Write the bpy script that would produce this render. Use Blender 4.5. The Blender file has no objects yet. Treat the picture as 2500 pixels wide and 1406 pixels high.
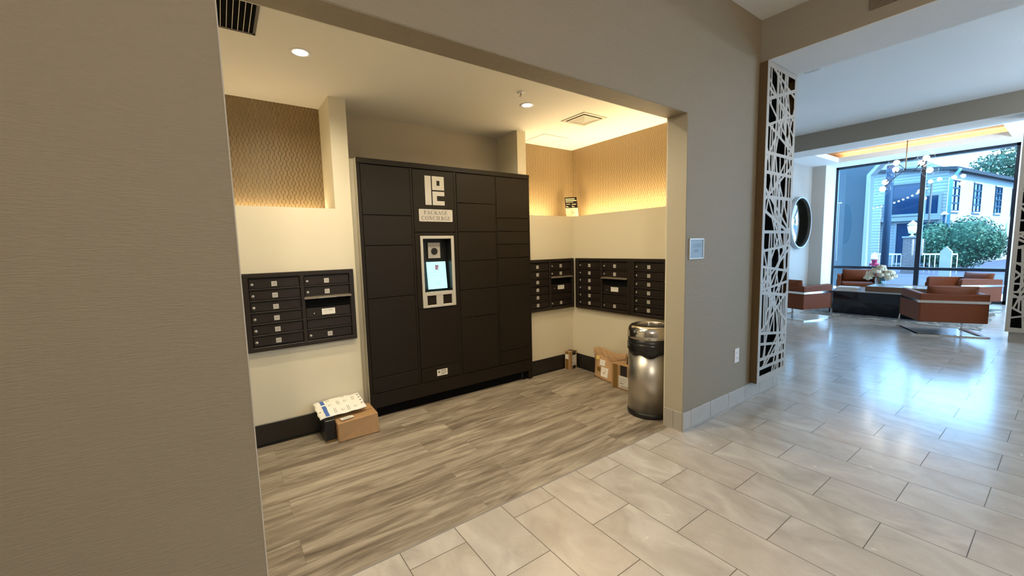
import bpy, math, random
from mathutils import Vector, Matrix
random.seed(7)
SC = bpy.context.scene
COL = SC.collection
PI = math.pi

# ------------------------------------------------------------------ camera, world, exposure
H = 1.5228
def make_camera():
    a, e, r = math.radians(35.529), math.radians(-5.709), math.radians(-1.421)
    F = Vector((math.cos(e)*math.sin(a), math.cos(e)*math.cos(a), math.sin(e)))
    R = F.cross(Vector((0, 0, 1))).normalized(); U = R.cross(F)
    R2 = R*math.cos(r) + U*math.sin(r); U2 = -R*math.sin(r) + U*math.cos(r)
    cd = bpy.data.cameras.new('camera'); cam = bpy.data.objects.new('camera', cd); COL.objects.link(cam)
    cd.sensor_width = 36; cd.lens = 36*989.006/2500; cd.clip_start = .02; cd.clip_end = 400
    m = Matrix((R2, U2, -F)).transposed().to_4x4(); m.translation = (0, 0, H)
    cam.matrix_world = m; SC.camera = cam
make_camera()
SC.view_settings.view_transform = 'Standard'
SC.view_settings.look = 'None'
SC.view_settings.gamma = 1
SC.view_settings.use_curve_mapping = False
SC.view_settings.exposure = 0.0

SKY = 13.0
w = bpy.data.worlds.new('sky'); SC.world = w; w.use_nodes = True
bg = w.node_tree.nodes['Background']; bg.inputs[0].default_value = (.29, .61, 1.0, 1); bg.inputs[1].default_value = SKY

def lamp(name, kind, loc, power, color, size=None, size_y=None, rot=(0, 0, 0), spot=None, blend=.5, parent=None):
    d = bpy.data.lights.new(name, kind); d.energy = power; d.color = color
    if kind == 'AREA':
        d.shape = 'RECTANGLE' if size_y else 'DISK'; d.size = size
        if size_y: d.size_y = size_y
    elif kind == 'SPOT':
        d.spot_size = spot; d.spot_blend = blend; d.shadow_soft_size = size
    elif kind == 'POINT': d.shadow_soft_size = size
    elif kind == 'SUN': d.angle = size
    o = bpy.data.objects.new(name, d); COL.objects.link(o); o.location = loc; o.rotation_euler = rot
    if parent: o.parent = parent
    return o
lamp('sun', 'SUN', (20, -10, 20), 11.0, (1, .97, .92), .01, rot=(math.radians(48), 0, math.radians(-4)))
WARM = (1, .74, .40)
SOFT = (1, .80, .56)

# ------------------------------------------------------------------ materials
MATS = {}
def nodes_of(m): return m.node_tree.nodes, m.node_tree.links
def mat(name, col, rough=.5, metal=0, spec=.5, bump=0, bscale=40, stretch=(1, 1, 1), var=0, emit=None, estr=0, coat=0, alpha=1):
    if name in MATS: return MATS[name]
    m = bpy.data.materials.new(name); m.use_nodes = True; N, L = nodes_of(m)
    b = N['Principled BSDF']
    b.inputs['Base Color'].default_value = (*col, 1); b.inputs['Roughness'].default_value = rough
    b.inputs['Metallic'].default_value = metal; b.inputs['Specular IOR Level'].default_value = spec
    b.inputs['Coat Weight'].default_value = coat
    if emit: b.inputs['Emission Color'].default_value = (*emit, 1); b.inputs['Emission Strength'].default_value = estr
    tc = N.new('ShaderNodeTexCoord'); mp = N.new('ShaderNodeMapping'); mp.inputs['Scale'].default_value = stretch
    L.new(tc.outputs['Object'], mp.inputs[0])
    nz = N.new('ShaderNodeTexNoise'); nz.inputs['Scale'].default_value = bscale; nz.inputs['Detail'].default_value = 4
    L.new(mp.outputs[0], nz.inputs['Vector'])
    if bump:
        bp = N.new('ShaderNodeBump'); bp.inputs['Strength'].default_value = bump; bp.inputs['Distance'].default_value = .01
        L.new(nz.outputs['Fac'], bp.inputs['Height']); L.new(bp.outputs[0], b.inputs['Normal'])
    v = var or .04
    mx = N.new('ShaderNodeMix'); mx.data_type = 'RGBA'
    mx.inputs['A'].default_value = (*[c*(1-v) for c in col], 1); mx.inputs['B'].default_value = (*[min(1, c*(1+v)) for c in col], 1)
    L.new(nz.outputs['Fac'], mx.inputs['Factor']); L.new(mx.outputs['Result'], b.inputs['Base Color'])
    MATS[name] = m; return m

def math_node(N, L, op, a, b=None, c=None):
    n = N.new('ShaderNodeMath'); n.operation = op
    for i, v in enumerate((a, b, c)):
        if v is None: continue
        if isinstance(v, (int, float)): n.inputs[i].default_value = v
        else: L.new(v, n.inputs[i])
    return n.outputs[0]

def mat_tiles():
    m = bpy.data.materials.new('porcelain_tile'); m.use_nodes = True; N, L = nodes_of(m); b = N['Principled BSDF']
    tc = N.new('ShaderNodeTexCoord'); sx = N.new('ShaderNodeSeparateXYZ'); L.new(tc.outputs['Object'], sx.inputs[0])
    u = math_node(N, L, 'SUBTRACT', sx.outputs[1], 1.1439-.6187*20); v = math_node(N, L, 'SUBTRACT', sx.outputs[0], 2.1585-.308*40)
    cb = N.new('ShaderNodeCombineXYZ'); L.new(u, cb.inputs[0]); L.new(v, cb.inputs[1])
    br = N.new('ShaderNodeTexBrick'); L.new(cb.outputs[0], br.inputs['Vector'])
    br.offset = .5; br.offset_frequency = 2; br.squash = 1
    br.inputs['Scale'].default_value = 1; br.inputs['Brick Width'].default_value = .6187; br.inputs['Row Height'].default_value = .308
    br.inputs['Mortar Size'].default_value = .0022; br.inputs['Mortar Smooth'].default_value = .1; br.inputs['Bias'].default_value = 0
    br.inputs['Color1'].default_value = (0, 0, 0, 1); br.inputs['Color2'].default_value = (1, 1, 1, 1); br.inputs['Mortar'].default_value = (.5, .5, .5, 1)
    # stone clouding, shifted per tile
    sep = N.new('ShaderNodeSeparateColor'); L.new(br.outputs['Color'], sep.inputs[0])
    sh = math_node(N, L, 'MULTIPLY', sep.outputs[0], 37.0)
    cb2 = N.new('ShaderNodeCombineXYZ'); L.new(math_node(N, L, 'MULTIPLY', sx.outputs[0], 1.6), cb2.inputs[0]); L.new(sx.outputs[1], cb2.inputs[1]); L.new(sh, cb2.inputs[2])
    nz = N.new('ShaderNodeTexNoise'); nz.inputs['Scale'].default_value = 2.6; nz.inputs['Detail'].default_value = 6; nz.inputs['Distortion'].default_value = 1.2
    L.new(cb2.outputs[0], nz.inputs['Vector'])
    rp = N.new('ShaderNodeValToRGB'); L.new(nz.outputs['Fac'], rp.inputs[0])
    e = rp.color_ramp.elements; e[0].position = .3; e[0].color = (.36, .32, .28, 1); e[1].position = .72; e[1].color = (.52, .485, .44, 1)
    n2 = N.new('ShaderNodeTexNoise'); n2.inputs['Scale'].default_value = 5; n2.inputs['Detail'].default_value = 3; n2.inputs['Distortion'].default_value = 2.5
    L.new(cb2.outputs[0], n2.inputs['Vector'])
    vein = math_node(N, L, 'SUBTRACT', 1.0, math_node(N, L, 'MINIMUM', math_node(N, L, 'MULTIPLY', math_node(N, L, 'ABSOLUTE', math_node(N, L, 'SUBTRACT', n2.outputs['Fac'], .52)), 28.0), 1.0))
    mv = N.new('ShaderNodeMix'); mv.data_type = 'RGBA'; mv.blend_type = 'MULTIPLY'
    L.new(math_node(N, L, 'MULTIPLY', vein, .10), mv.inputs['Factor']); L.new(rp.outputs[0], mv.inputs['A']); mv.inputs['B'].default_value = (.60, .54, .47, 1)
    mt = N.new('ShaderNodeMix'); mt.data_type = 'RGBA'
    L.new(mv.outputs['Result'], mt.inputs['A']); mt.inputs['B'].default_value = (.42, .36, .30, 1)
    L.new(math_node(N, L, 'MULTIPLY', sep.outputs[0], .32), mt.inputs['Factor'])
    mg = N.new('ShaderNodeMix'); mg.data_type = 'RGBA'; L.new(br.outputs['Fac'], mg.inputs['Factor']); L.new(mt.outputs['Result'], mg.inputs['A'])
    mg.inputs['B'].default_value = (.085, .070, .05, 1); L.new(mg.outputs['Result'], b.inputs['Base Color'])
    rr = math_node(N, L, 'ADD', math_node(N, L, 'MULTIPLY', n2.outputs['Fac'], .10), .20)
    L.new(math_node(N, L, 'ADD', rr, math_node(N, L, 'MULTIPLY', br.outputs['Fac'], .5)), b.inputs['Roughness'])
    b.inputs['Specular IOR Level'].default_value = .6; b.inputs['Coat Weight'].default_value = .4; b.inputs['Coat Roughness'].default_value = .13
    bp = N.new('ShaderNodeBump'); bp.inputs['Strength'].default_value = .5; bp.inputs['Distance'].default_value = .002; bp.invert = True
    L.new(br.outputs['Fac'], bp.inputs['Height'])
    bp2 = N.new('ShaderNodeBump'); bp2.inputs['Strength'].default_value = .08; bp2.inputs['Distance'].default_value = .01
    L.new(nz.outputs['Fac'], bp2.inputs['Height']); L.new(bp.outputs[0], bp2.inputs['Normal']); L.new(bp2.outputs[0], b.inputs['Normal'])
    return m

def mat_planks():
    m = bpy.data.materials.new('vinyl_plank'); m.use_nodes = True; N, L = nodes_of(m); b = N['Principled BSDF']
    tc = N.new('ShaderNodeTexCoord'); sx = N.new('ShaderNodeSeparateXYZ'); L.new(tc.outputs['Object'], sx.inputs[0])
    u = math_node(N, L, 'SUBTRACT', sx.outputs[0], .225-1.25*4); v = math_node(N, L, 'SUBTRACT', sx.outputs[1], 1.905-.21*2)
    cb = N.new('ShaderNodeCombineXYZ'); L.new(u, cb.inputs[0]); L.new(v, cb.inputs[1])
    br = N.new('ShaderNodeTexBrick'); L.new(cb.outputs[0], br.inputs['Vector']); br.offset = .244; br.offset_frequency = 2
    br.inputs['Scale'].default_value = 1; br.inputs['Brick Width'].default_value = 1.25; br.inputs['Row Height'].default_value = .21
    br.inputs['Mortar Size'].default_value = .0006; br.inputs['Mortar Smooth'].default_value = .2; br.inputs['Bias'].default_value = 0
    br.inputs['Color1'].default_value = (0, 0, 0, 1); br.inputs['Color2'].default_value = (1, 1, 1, 1)
    sep = N.new('ShaderNodeSeparateColor'); L.new(br.outputs['Color'], sep.inputs[0])
    sh = math_node(N, L, 'MULTIPLY', sep.outputs[0], 53.0)
    def coords(kx, ky):
        c = N.new('ShaderNodeCombineXYZ'); L.new(math_node(N, L, 'MULTIPLY', sx.outputs[0], kx), c.inputs[0])
        L.new(math_node(N, L, 'MULTIPLY', sx.outputs[1], ky), c.inputs[1]); L.new(sh, c.inputs[2]); return c.outputs[0]
    n1 = N.new('ShaderNodeTexNoise'); n1.inputs['Scale'].default_value = 1; n1.inputs['Detail'].default_value = 8; n1.inputs['Roughness'].default_value = .62; n1.inputs['Distortion'].default_value = .9
    L.new(coords(1.9, 17), n1.inputs['Vector'])
    n2 = N.new('ShaderNodeTexNoise'); n2.inputs['Scale'].default_value = 1; n2.inputs['Detail'].default_value = 5; n2.inputs['Roughness'].default_value = .7
    L.new(coords(9, 150), n2.inputs['Vector'])
    f = math_node(N, L, 'ADD', math_node(N, L, 'MULTIPLY', n1.outputs['Fac'], .95), math_node(N, L, 'MULTIPLY', n2.outputs['Fac'], .30))
    f = math_node(N, L, 'ADD', f, math_node(N, L, 'MULTIPLY', math_node(N, L, 'SUBTRACT', sep.outputs[0], .5), .10))
    rp = N.new('ShaderNodeValToRGB'); L.new(f, rp.inputs[0]); e = rp.color_ramp.elements
    e[0].position = .38; e[0].color = (.085, .066, .048, 1); e[1].position = .86; e[1].color = (.42, .365, .29, 1)
    k = rp.color_ramp.elements.new(.55); k.color = (.185, .148, .110, 1)
    k = rp.color_ramp.elements.new(.68); k.color = (.285, .243, .190, 1)
    mg = N.new('ShaderNodeMix'); mg.data_type = 'RGBA'; L.new(br.outputs['Fac'], mg.inputs['Factor']); L.new(rp.outputs[0], mg.inputs['A'])
    mg.inputs['B'].default_value = (.07, .055, .04, 1); L.new(mg.outputs['Result'], b.inputs['Base Color'])
    b.inputs['Roughness'].default_value = .48; b.inputs['Specular IOR Level'].default_value = .4
    bp = N.new('ShaderNodeBump'); bp.inputs['Strength'].default_value = .12; bp.inputs['Distance'].default_value = .003
    L.new(n2.outputs['Fac'], bp.inputs['Height']); L.new(bp.outputs[0], b.inputs['Normal'])
    return m

def mat_wallpaper():
    m = bpy.data.materials.new('ogee_wallpaper'); m.use_nodes = True; N, L = nodes_of(m); b = N['Principled BSDF']
    tc = N.new('ShaderNodeTexCoord'); sx = N.new('ShaderNodeSeparateXYZ'); L.new(tc.outputs['Object'], sx.inputs[0])
    p, P = .0435, .082
    u = math_node(N, L, 'MULTIPLY', math_node(N, L, 'ADD', math_node(N, L, 'ADD', sx.outputs[0], sx.outputs[1]), 20.0), 1/p)
    cidx = math_node(N, L, 'FLOOR', u); f = math_node(N, L, 'SUBTRACT', math_node(N, L, 'FRACT', u), .5)
    par = math_node(N, L, 'MODULO', cidx, 2.0)
    ph = math_node(N, L, 'ADD', math_node(N, L, 'MULTIPLY', sx.outputs[2], 2*PI/P), math_node(N, L, 'MULTIPLY', par, PI))
    bul = math_node(N, L, 'MULTIPLY', math_node(N, L, 'MINIMUM', math_node(N, L, 'MAXIMUM', math_node(N, L, 'ADD', math_node(N, L, 'MULTIPLY', math_node(N, L, 'COSINE', ph), 1.3), .15), 0.0), 1.0), .34)
    d = math_node(N, L, 'ABSOLUTE', math_node(N, L, 'SUBTRACT', math_node(N, L, 'ABSOLUTE', f), bul))
    line = math_node(N, L, 'SUBTRACT', 1.0, math_node(N, L, 'MINIMUM', math_node(N, L, 'MULTIPLY', d, 1/.085), 1.0))
    mx = N.new('ShaderNodeMix'); mx.data_type = 'RGBA'; L.new(line, mx.inputs['Factor'])
    mx.inputs['A'].default_value = (.25, .175, .085, 1); mx.inputs['B'].default_value = (.19, .128, .058, 1)
    L.new(mx.outputs['Result'], b.inputs['Base Color'])
    b.inputs['Roughness'].default_value = .42
    L.new(math_node(N, L, 'SUBTRACT', .42, math_node(N, L, 'MULTIPLY', line, .28)), b.inputs['Roughness'])
    L.new(math_node(N, L, 'MULTIPLY', line, .85), b.inputs['Metallic'])
    bp = N.new('ShaderNodeBump'); bp.inputs['Strength'].default_value = .5; bp.inputs['Distance'].default_value = .003
    L.new(line, bp.inputs['Height']); L.new(bp.outputs[0], b.inputs['Normal'])
    return m

def mat_glass(name, tint=(1, 1, 1), ior=1.45):
    m = bpy.data.materials.new(name); m.use_nodes = True; N, L = nodes_of(m)
    for n in list(N):
        if n.type == 'BSDF_PRINCIPLED': N.remove(n)
    tr = N.new('ShaderNodeBsdfTransparent'); tr.inputs[0].default_value = (*tint, 1)
    gl = N.new('ShaderNodeBsdfGlossy'); gl.inputs['Roughness'].default_value = .02
    lw = N.new('ShaderNodeLayerWeight')
    f5 = math_node(N, L, 'ADD', math_node(N, L, 'MULTIPLY', math_node(N, L, 'POWER', lw.outputs['Facing'], 5.0), .55), ior-1.41)
    mx = N.new('ShaderNodeMixShader'); L.new(f5, mx.inputs[0]); L.new(tr.outputs[0], mx.inputs[1]); L.new(gl.outputs[0], mx.inputs[2])
    L.new(mx.outputs[0], N['Material Output'].inputs[0]); return m

def mat_rug():
    m = bpy.data.materials.new('veined_rug'); m.use_nodes = True; N, L = nodes_of(m); b = N['Principled BSDF']
    tc = N.new('ShaderNodeTexCoord'); nz = N.new('ShaderNodeTexNoise'); L.new(tc.outputs['Object'], nz.inputs['Vector'])
    nz.inputs['Scale'].default_value = 3; nz.inputs['Detail'].default_value = 5; nz.inputs['Distortion'].default_value = 2
    rp = N.new('ShaderNodeValToRGB'); L.new(nz.outputs['Fac'], rp.inputs[0]); e = rp.color_ramp.elements
    e[0].position = .42; e[0].color = (.16, .15, .13, 1); e[1].position = .6; e[1].color = (.34, .31, .25, 1)
    k = rp.color_ramp.elements.new(.5); k.color = (.08, .08, .085, 1)
    L.new(rp.outputs[0], b.inputs['Base Color']); b.inputs['Roughness'].default_value = .95
    return m

def mat_brick(name, c1, c2, mort, bw=.2, rh=.07, ms=.008, ax=(1, 2), bump=.4):
    m = bpy.data.materials.new(name); m.use_nodes = True; N, L = nodes_of(m); b = N['Principled BSDF']; b.inputs['Specular IOR Level'].default_value = .1
    tc = N.new('ShaderNodeTexCoord'); sx = N.new('ShaderNodeSeparateXYZ'); L.new(tc.outputs['Object'], sx.inputs[0])
    cb = N.new('ShaderNodeCombineXYZ'); s = math_node(N, L, 'ADD', sx.outputs[0], sx.outputs[1])
    L.new(s, cb.inputs[0]); L.new(sx.outputs[2], cb.inputs[1])
    br = N.new('ShaderNodeTexBrick'); L.new(cb.outputs[0], br.inputs['Vector'])
    br.inputs['Scale'].default_value = 1; br.inputs['Brick Width'].default_value = bw; br.inputs['Row Height'].default_value = rh; br.inputs['Mortar Size'].default_value = ms
    br.inputs['Color1'].default_value = (*c1, 1); br.inputs['Color2'].default_value = (*c2, 1); br.inputs['Mortar'].default_value = (*mort, 1)
    L.new(br.outputs['Color'], b.inputs['Base Color']); b.inputs['Roughness'].default_value = .8
    bp = N.new('ShaderNodeBump'); bp.inputs['Strength'].default_value = bump; bp.inputs['Distance'].default_value = .01; bp.invert = True
    L.new(br.outputs['Fac'], bp.inputs['Height']); L.new(bp.outputs[0], b.inputs['Normal'])
    return m

M = dict(
    tiles=mat_tiles(), planks=mat_planks(), paper=mat_wallpaper(), rug=mat_rug(),
    taupe=mat('taupe_wallcovering', (.265, .212, .140), .62, bump=.35, bscale=26, stretch=(1, 1, 9), var=.07),
    greige=mat('greige_paint', (.50, .45, .37), .6, bump=.05, bscale=200),
    cream=mat('cream_paint', (.66, .60, .45), .55, bump=.05, bscale=200),
    ceil=mat('ceiling_paint', (.74, .70, .61), .9, bump=.03, bscale=200),
    lobby=mat('lobby_paint', (.46, .43, .385), .75),
    lobceil=mat('lobby_ceiling_paint', (.80, .80, .78), .9),
    beam=mat('beam_paint', (.30, .265, .215), .7),
    basetile=mat('base_tile', (.40, .375, .33), .35, var=.12, bscale=8),
    blackbase=mat('black_rubber', (.014, .012, .009), .4),
    locker=mat('bronze_powdercoat', (.012, .0082, .0045), .5, spec=.22, bump=.04, bscale=400),
    lockseam=mat('seam_black', (.006, .005, .004), .5),
    lockside=mat('side_panel_paint', (.40, .37, .29), .5),
    mailbox=mat('dark_anodized_aluminium', (.016, .011, .008), .42, spec=.4),
    plate=mat('number_plate', (.48, .45, .40), .5),
    ink=mat('ink', (.03, .028, .025), .6),
    greyink=mat('grey_ink', (.22, .20, .18), .6),
    steel=mat('brushed_steel', (.58, .55, .50), .36, 1, var=.1, bscale=30, stretch=(12, 12, .3)),
    chrome=mat('chrome', (.80, .80, .80), .09, 1),
    black=mat('black_plastic', (.008, .008, .008), .35),
    bag=mat('black_bag_film', (.010, .010, .010), .22, bump=.8, bscale=25),
    silver=mat('silver_bezel', (.56, .53, .47), .35, .3),
    white=mat('white_plastic', (.75, .73, .70), .4),
    vent=mat('vent_enamel', (.60, .55, .46), .5),
    dark=mat('dark_void', (.006, .006, .006), .95, spec=.05),
    kraft=mat('cardboard', (.37, .215, .095), .7, bump=.1, bscale=30, var=.1),
    kraft2=mat('kraft_paper', (.46, .285, .145), .75, bump=.3, bscale=14, var=.12),
    tape=mat('brown_tape', (.20, .115, .03), .2),
    blacktape=mat('black_tape', (.015, .014, .017), .25),
    label=mat('paper_label', (.74, .71, .64), .6),
    yellow=mat('yellow_label', (.75, .55, .16), .5),
    mailer=mat('poly_mailer', (.80, .78, .71), .4, bump=.25, bscale=22),
    blue=mat('blue_print', (.05, .13, .42), .4),
    leather=mat('cognac_leather', (.15, .038, .010), .55, spec=.3, bump=.12, bscale=35, var=.12),
    glossblack=mat('gloss_black', (.008, .009, .013), .12, spec=.6),
    wood=mat('walnut', (.16, .085, .045), .4, bscale=6, stretch=(1, 8, 8), var=.25),
    screenface=mat('cut_metal_screen', (.42, .375, .315), .42, .25),
    screenside=mat('bronze_screen_edge', (.13, .082, .038), .45, .2),
    glass=mat_glass('window_glass', (.90, .96, 1)), globe=mat_glass('globe_glass', (.98, .98, .98), 1.43),
    frame=mat('black_window_frame', (.010, .016, .028), .35),
    brass=mat('aged_brass', (.28, .19, .10), .35, .9),
    bulb=mat('bulb_glow', (1, .95, .85), .5, emit=(1, .90, .75), estr=22),
    can_glow=mat('downlight_glow', (1, .9, .7), .5, emit=(1, .84, .55), estr=30),
    led=mat('led_strip', (1, .9, .7), .5, emit=(1, .78, .46), estr=9),
    screen=mat('lit_screen', (.1, .1, .1), .2, emit=(.50, 1.0, .95), estr=1.15),
    green=mat('green_led', (.02, .12, .05), .3, emit=(.03, .30, .10), estr=.35),
    mauve=mat('scanner_window', (.060, .042, .044), .15),
    tealglass=mat('scanner_glass', (.030, .050, .048), .12),
    mirror=mat('mirror_silver', (.90, .95, .95), .01, 1),
    frosted=mat('frosted_panel', (.24, .32, .38), .35),
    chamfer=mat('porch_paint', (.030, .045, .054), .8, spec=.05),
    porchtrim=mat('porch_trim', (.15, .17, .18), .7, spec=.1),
    siding=mat_brick('lap_siding', (.22, .25, .255), (.23, .26, .265), (.09, .10, .11), 40, .16, .012, bump=.5),
    brickp=mat_brick('painted_brick', (.12, .105, .105), (.15, .13, .13), (.09, .08, .08), .21, .075, .01),
    stucco=mat('white_stucco', (.27, .28, .28), .9, spec=.1, bump=.1, bscale=30),
    roof=mat('slate_roof', (.022, .03, .038), .8, spec=.1),
    darkglass=mat('house_window_glass', (.004, .02, .05), .08, spec=.35),
    asphalt=mat('asphalt', (.06, .063, .085), .9, spec=.1, var=.2, bscale=3),
    leaf=mat('leaf', (.020, .060, .036), .6, spec=.12, var=.4, bscale=4),
    leaf2=mat('leaf_light', (.06, .13, .075), .6, spec=.12, var=.4, bscale=3),
    bark=mat('bark', (.10, .075, .055), .9),
    red=mat('hydrant_red', (.26, .02, .05), .5, spec=.2),
    petal=mat('cream_petal', (.66, .60, .44), .6, var=.25, bscale=18),
    petal2=mat('mauve_petal', (.28, .13, .14), .6),
    stem=mat('stem_green', (.06, .14, .05), .6),
    vase=mat_glass('vase_glass', (.92, .97, .97)),
    stripe=mat('pillow_leather', (.30, .12, .05), .4),
    greyfab=mat('fabric_grey', (.30, .31, .33), .8),
)

# ------------------------------------------------------------------ mesh helpers
FONTCACHE = {}
def text_geo(s, size):
    if (s, size) in FONTCACHE: return FONTCACHE[(s, size)]
    c = bpy.data.curves.new('lettering', 'FONT'); c.body = s; c.size = size; c.align_x = 'CENTER'; c.align_y = 'CENTER'; c.resolution_u = 2
    o = bpy.data.objects.new('lettering', c); COL.objects.link(o)
    dg = bpy.context.evaluated_depsgraph_get(); me = o.evaluated_get(dg).to_mesh()
    r = ([tuple(v.co) for v in me.vertices], [tuple(p.vertices) for p in me.polygons])
    o.evaluated_get(dg).to_mesh_clear(); bpy.data.objects.remove(o); bpy.data.curves.remove(c)
    FONTCACHE[(s, size)] = r; return r

class MB:
    def __init__(s): s.v = []; s.f = []; s.m = []; s.sm = []
    def add(s, vs, fs, mi=0, sm=False, T=None):
        n = len(s.v)
        for p in vs: s.v.append(tuple(T @ Vector(p)) if T else tuple(p))
        for f in fs: s.f.append(tuple(i+n for i in f)); s.m.append(mi); s.sm.append(sm)
        return s
    def box(s, x0, x1, y0, y1, z0, z1, mi=0, T=None, bev=0):
        x0, x1 = sorted((x0, x1)); y0, y1 = sorted((y0, y1)); z0, z1 = sorted((z0, z1))
        if bev:
            b = min(bev, (x1-x0)*.49, (y1-y0)*.49, (z1-z0)*.49); vs = []; idx = {}
            for i, x in enumerate((x0, x1)):
                for j, y in enumerate((y0, y1)):
                    for k, z in enumerate((z0, z1)):
                        sx, sy, sz = (1, -1)[i]*b, (1, -1)[j]*b, (1, -1)[k]*b
                        idx[i, j, k] = len(vs); vs += [(x, y+sy, z+sz), (x+sx, y, z+sz), (x+sx, y+sy, z)]
            fs = []
            q = lambda i, j, k, a: idx[i, j, k]+a
            for i in (0, 1): fs.append([q(i, 0, 0, 0), q(i, 1, 0, 0), q(i, 1, 1, 0), q(i, 0, 1, 0)][::(1 if i else -1)])
            for j in (0, 1): fs.append([q(0, j, 0, 1), q(1, j, 0, 1), q(1, j, 1, 1), q(0, j, 1, 1)][::(-1 if j else 1)])
            for k in (0, 1): fs.append([q(0, 0, k, 2), q(1, 0, k, 2), q(1, 1, k, 2), q(0, 1, k, 2)][::(1 if k else -1)])
            for i in (0, 1):
                for j in (0, 1): fs.append([q(i, j, 0, 0), q(i, j, 1, 0), q(i, j, 1, 1), q(i, j, 0, 1)][::(1 if i == j else -1)])
            for i in (0, 1):
                for k in (0, 1): fs.append([q(i, 0, k, 0), q(i, 1, k, 0), q(i, 1, k, 2), q(i, 0, k, 2)][::(-1 if i == k else 1)])
            for j in (0, 1):
                for k in (0, 1): fs.append([q(0, j, k, 1), q(1, j, k, 1), q(1, j, k, 2), q(0, j, k, 2)][::(1 if j == k else -1)])
            for i in (0, 1):
                for j in (0, 1):
                    for k in (0, 1): fs.append([q(i, j, k, 0), q(i, j, k, 1), q(i, j, k, 2)][::(1 if (i+j+k) % 2 else -1)])
            return s.add(vs, fs, mi, False, T)
        vs = [(x, y, z) for x in (x0, x1) for y in (y0, y1) for z in (z0, z1)]
        return s.add(vs, [(0, 1, 3, 2), (4, 6, 7, 5), (0, 4, 5, 1), (2, 3, 7, 6), (0, 2, 6, 4), (1, 5, 7, 3)], mi, False, T)
    def prism(s, poly, d0, d1, ax='y', mi=0, T=None, sm=False):
        n = len(poly)
        def P(a, b, d): return {'x': (d, a, b), 'y': (a, d, b), 'z': (a, b, d)}[ax]
        vs = [P(a, b, d0) for a, b in poly]+[P(a, b, d1) for a, b in poly]
        fs = [tuple(range(n)), tuple(range(2*n-1, n-1, -1))]+[(i, (i+1) % n, n+(i+1) % n, n+i)[::-1] for i in range(n)]
        return s.add(vs, fs, mi, sm, T)
    def bar(s, p0, p1, w, h, mi=0, up=(0, 0, 1), T=None):
        p0, p1 = Vector(p0), Vector(p1); d = (p1-p0).normalized(); u = Vector(up)
        if abs(d.dot(u)) > .98: u = Vector((1, 0, 0))
        a = d.cross(u).normalized(); b = a.cross(d)
        vs = [p+a*i*w/2+b*j*h/2 for p in (p0, p1) for i, j in ((-1, -1), (1, -1), (1, 1), (-1, 1))]
        return s.add(vs, [(0, 1, 2, 3), (7, 6, 5, 4), (0, 4, 5, 1), (1, 5, 6, 2), (2, 6, 7, 3), (3, 7, 4, 0)], mi, False, T)
    def tube(s, pts, r, seg=10, mi=0, T=None, r2=None):
        pts = [Vector(p) for p in pts]; n = len(pts); rings = []
        vs = []; pa = None
        for i, p in enumerate(pts):
            d = (pts[min(i+1, n-1)]-pts[max(i-1, 0)]).normalized()
            if pa is None:
                u = Vector((0, 0, 1)) if abs(d.z) < .9 else Vector((1, 0, 0)); pa = d.cross(u).normalized()
            a = (pa-d*pa.dot(d)).normalized(); pa = a; b = d.cross(a)
            rr = r if r2 is None else r+(r2-r)*i/(n-1)
            vs += [p+(a*math.cos(2*PI*k/seg)+b*math.sin(2*PI*k/seg))*rr for k in range(seg)]
        fs = [(i*seg+k, i*seg+(k+1) % seg, (i+1)*seg+(k+1) % seg, (i+1)*seg+k) for i in range(n-1) for k in range(seg)]
        fs += [tuple(range(seg))[::-1], tuple((n-1)*seg+k for k in range(seg))]
        return s.add(vs, fs, mi, True, T)
    def lathe(s, prof, c=(0, 0, 0), seg=40, mi=0, T=None, close=False):
        n = len(prof); vs = []
        for r, z in prof: vs += [(c[0]+r*math.cos(2*PI*k/seg), c[1]+r*math.sin(2*PI*k/seg), c[2]+z) for k in range(seg)]
        fs = [(i*seg+k, i*seg+(k+1) % seg, (i+1)*seg+(k+1) % seg, (i+1)*seg+k) for i in range(n-1) for k in range(seg)]
        if prof[0][0] > 1e-4 and not close: fs.append(tuple(range(seg))[::-1])
        if prof[-1][0] > 1e-4 and not close: fs.append(tuple((n-1)*seg+k for k in range(seg)))
        return s.add(vs, fs, mi, True, T)
    def ball(s, c, r, mi=0, seg=16, sc=(1, 1, 1), T=None):
        rg = seg//2; vs = []
        for i in range(1, rg):
            t = PI*i/rg
            vs += [(c[0]+r*sc[0]*math.sin(t)*math.cos(2*PI*k/seg), c[1]+r*sc[1]*math.sin(t)*math.sin(2*PI*k/seg), c[2]+r*sc[2]*math.cos(t)) for k in range(seg)]
        a = len(vs); vs += [(c[0], c[1], c[2]+r*sc[2]), (c[0], c[1], c[2]-r*sc[2])]
        fs = [(i*seg+k, (i+1)*seg+k, (i+1)*seg+(k+1) % seg, i*seg+(k+1) % seg) for i in range(rg-2) for k in range(seg)]
        fs += [(a, k, (k+1) % seg) for k in range(seg)]+[(a+1, (rg-2)*seg+(k+1) % seg, (rg-2)*seg+k) for k in range(seg)]
        return s.add(vs, fs, mi, True, T)
    def text(s, txt, size, T, mi=0):
        v, f = text_geo(txt, size); return s.add(v, f, mi, False, T)
    def build(s, name, mats, parent=None, bevel=0, kind=None, subsurf=0):
        me = bpy.data.meshes.new(name); me.from_pydata(s.v, [], s.f)
        if not isinstance(mats, (list, tuple)): mats = [mats]
        for m_ in mats: me.materials.append(m_)
        me.polygons.foreach_set('material_index', s.m); me.polygons.foreach_set('use_smooth', s.sm); me.update()
        o = bpy.data.objects.new(name, me); COL.objects.link(o)
        if parent: o.parent = parent
        if bevel:
            b = o.modifiers.new('b', 'BEVEL'); b.width = bevel; b.segments = 2; b.limit_method = 'ANGLE'; b.angle_limit = .7; b.harden_normals = False
        if subsurf:
            q = o.modifiers.new('s', 'SUBSURF'); q.levels = subsurf; q.render_levels = subsurf
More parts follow.
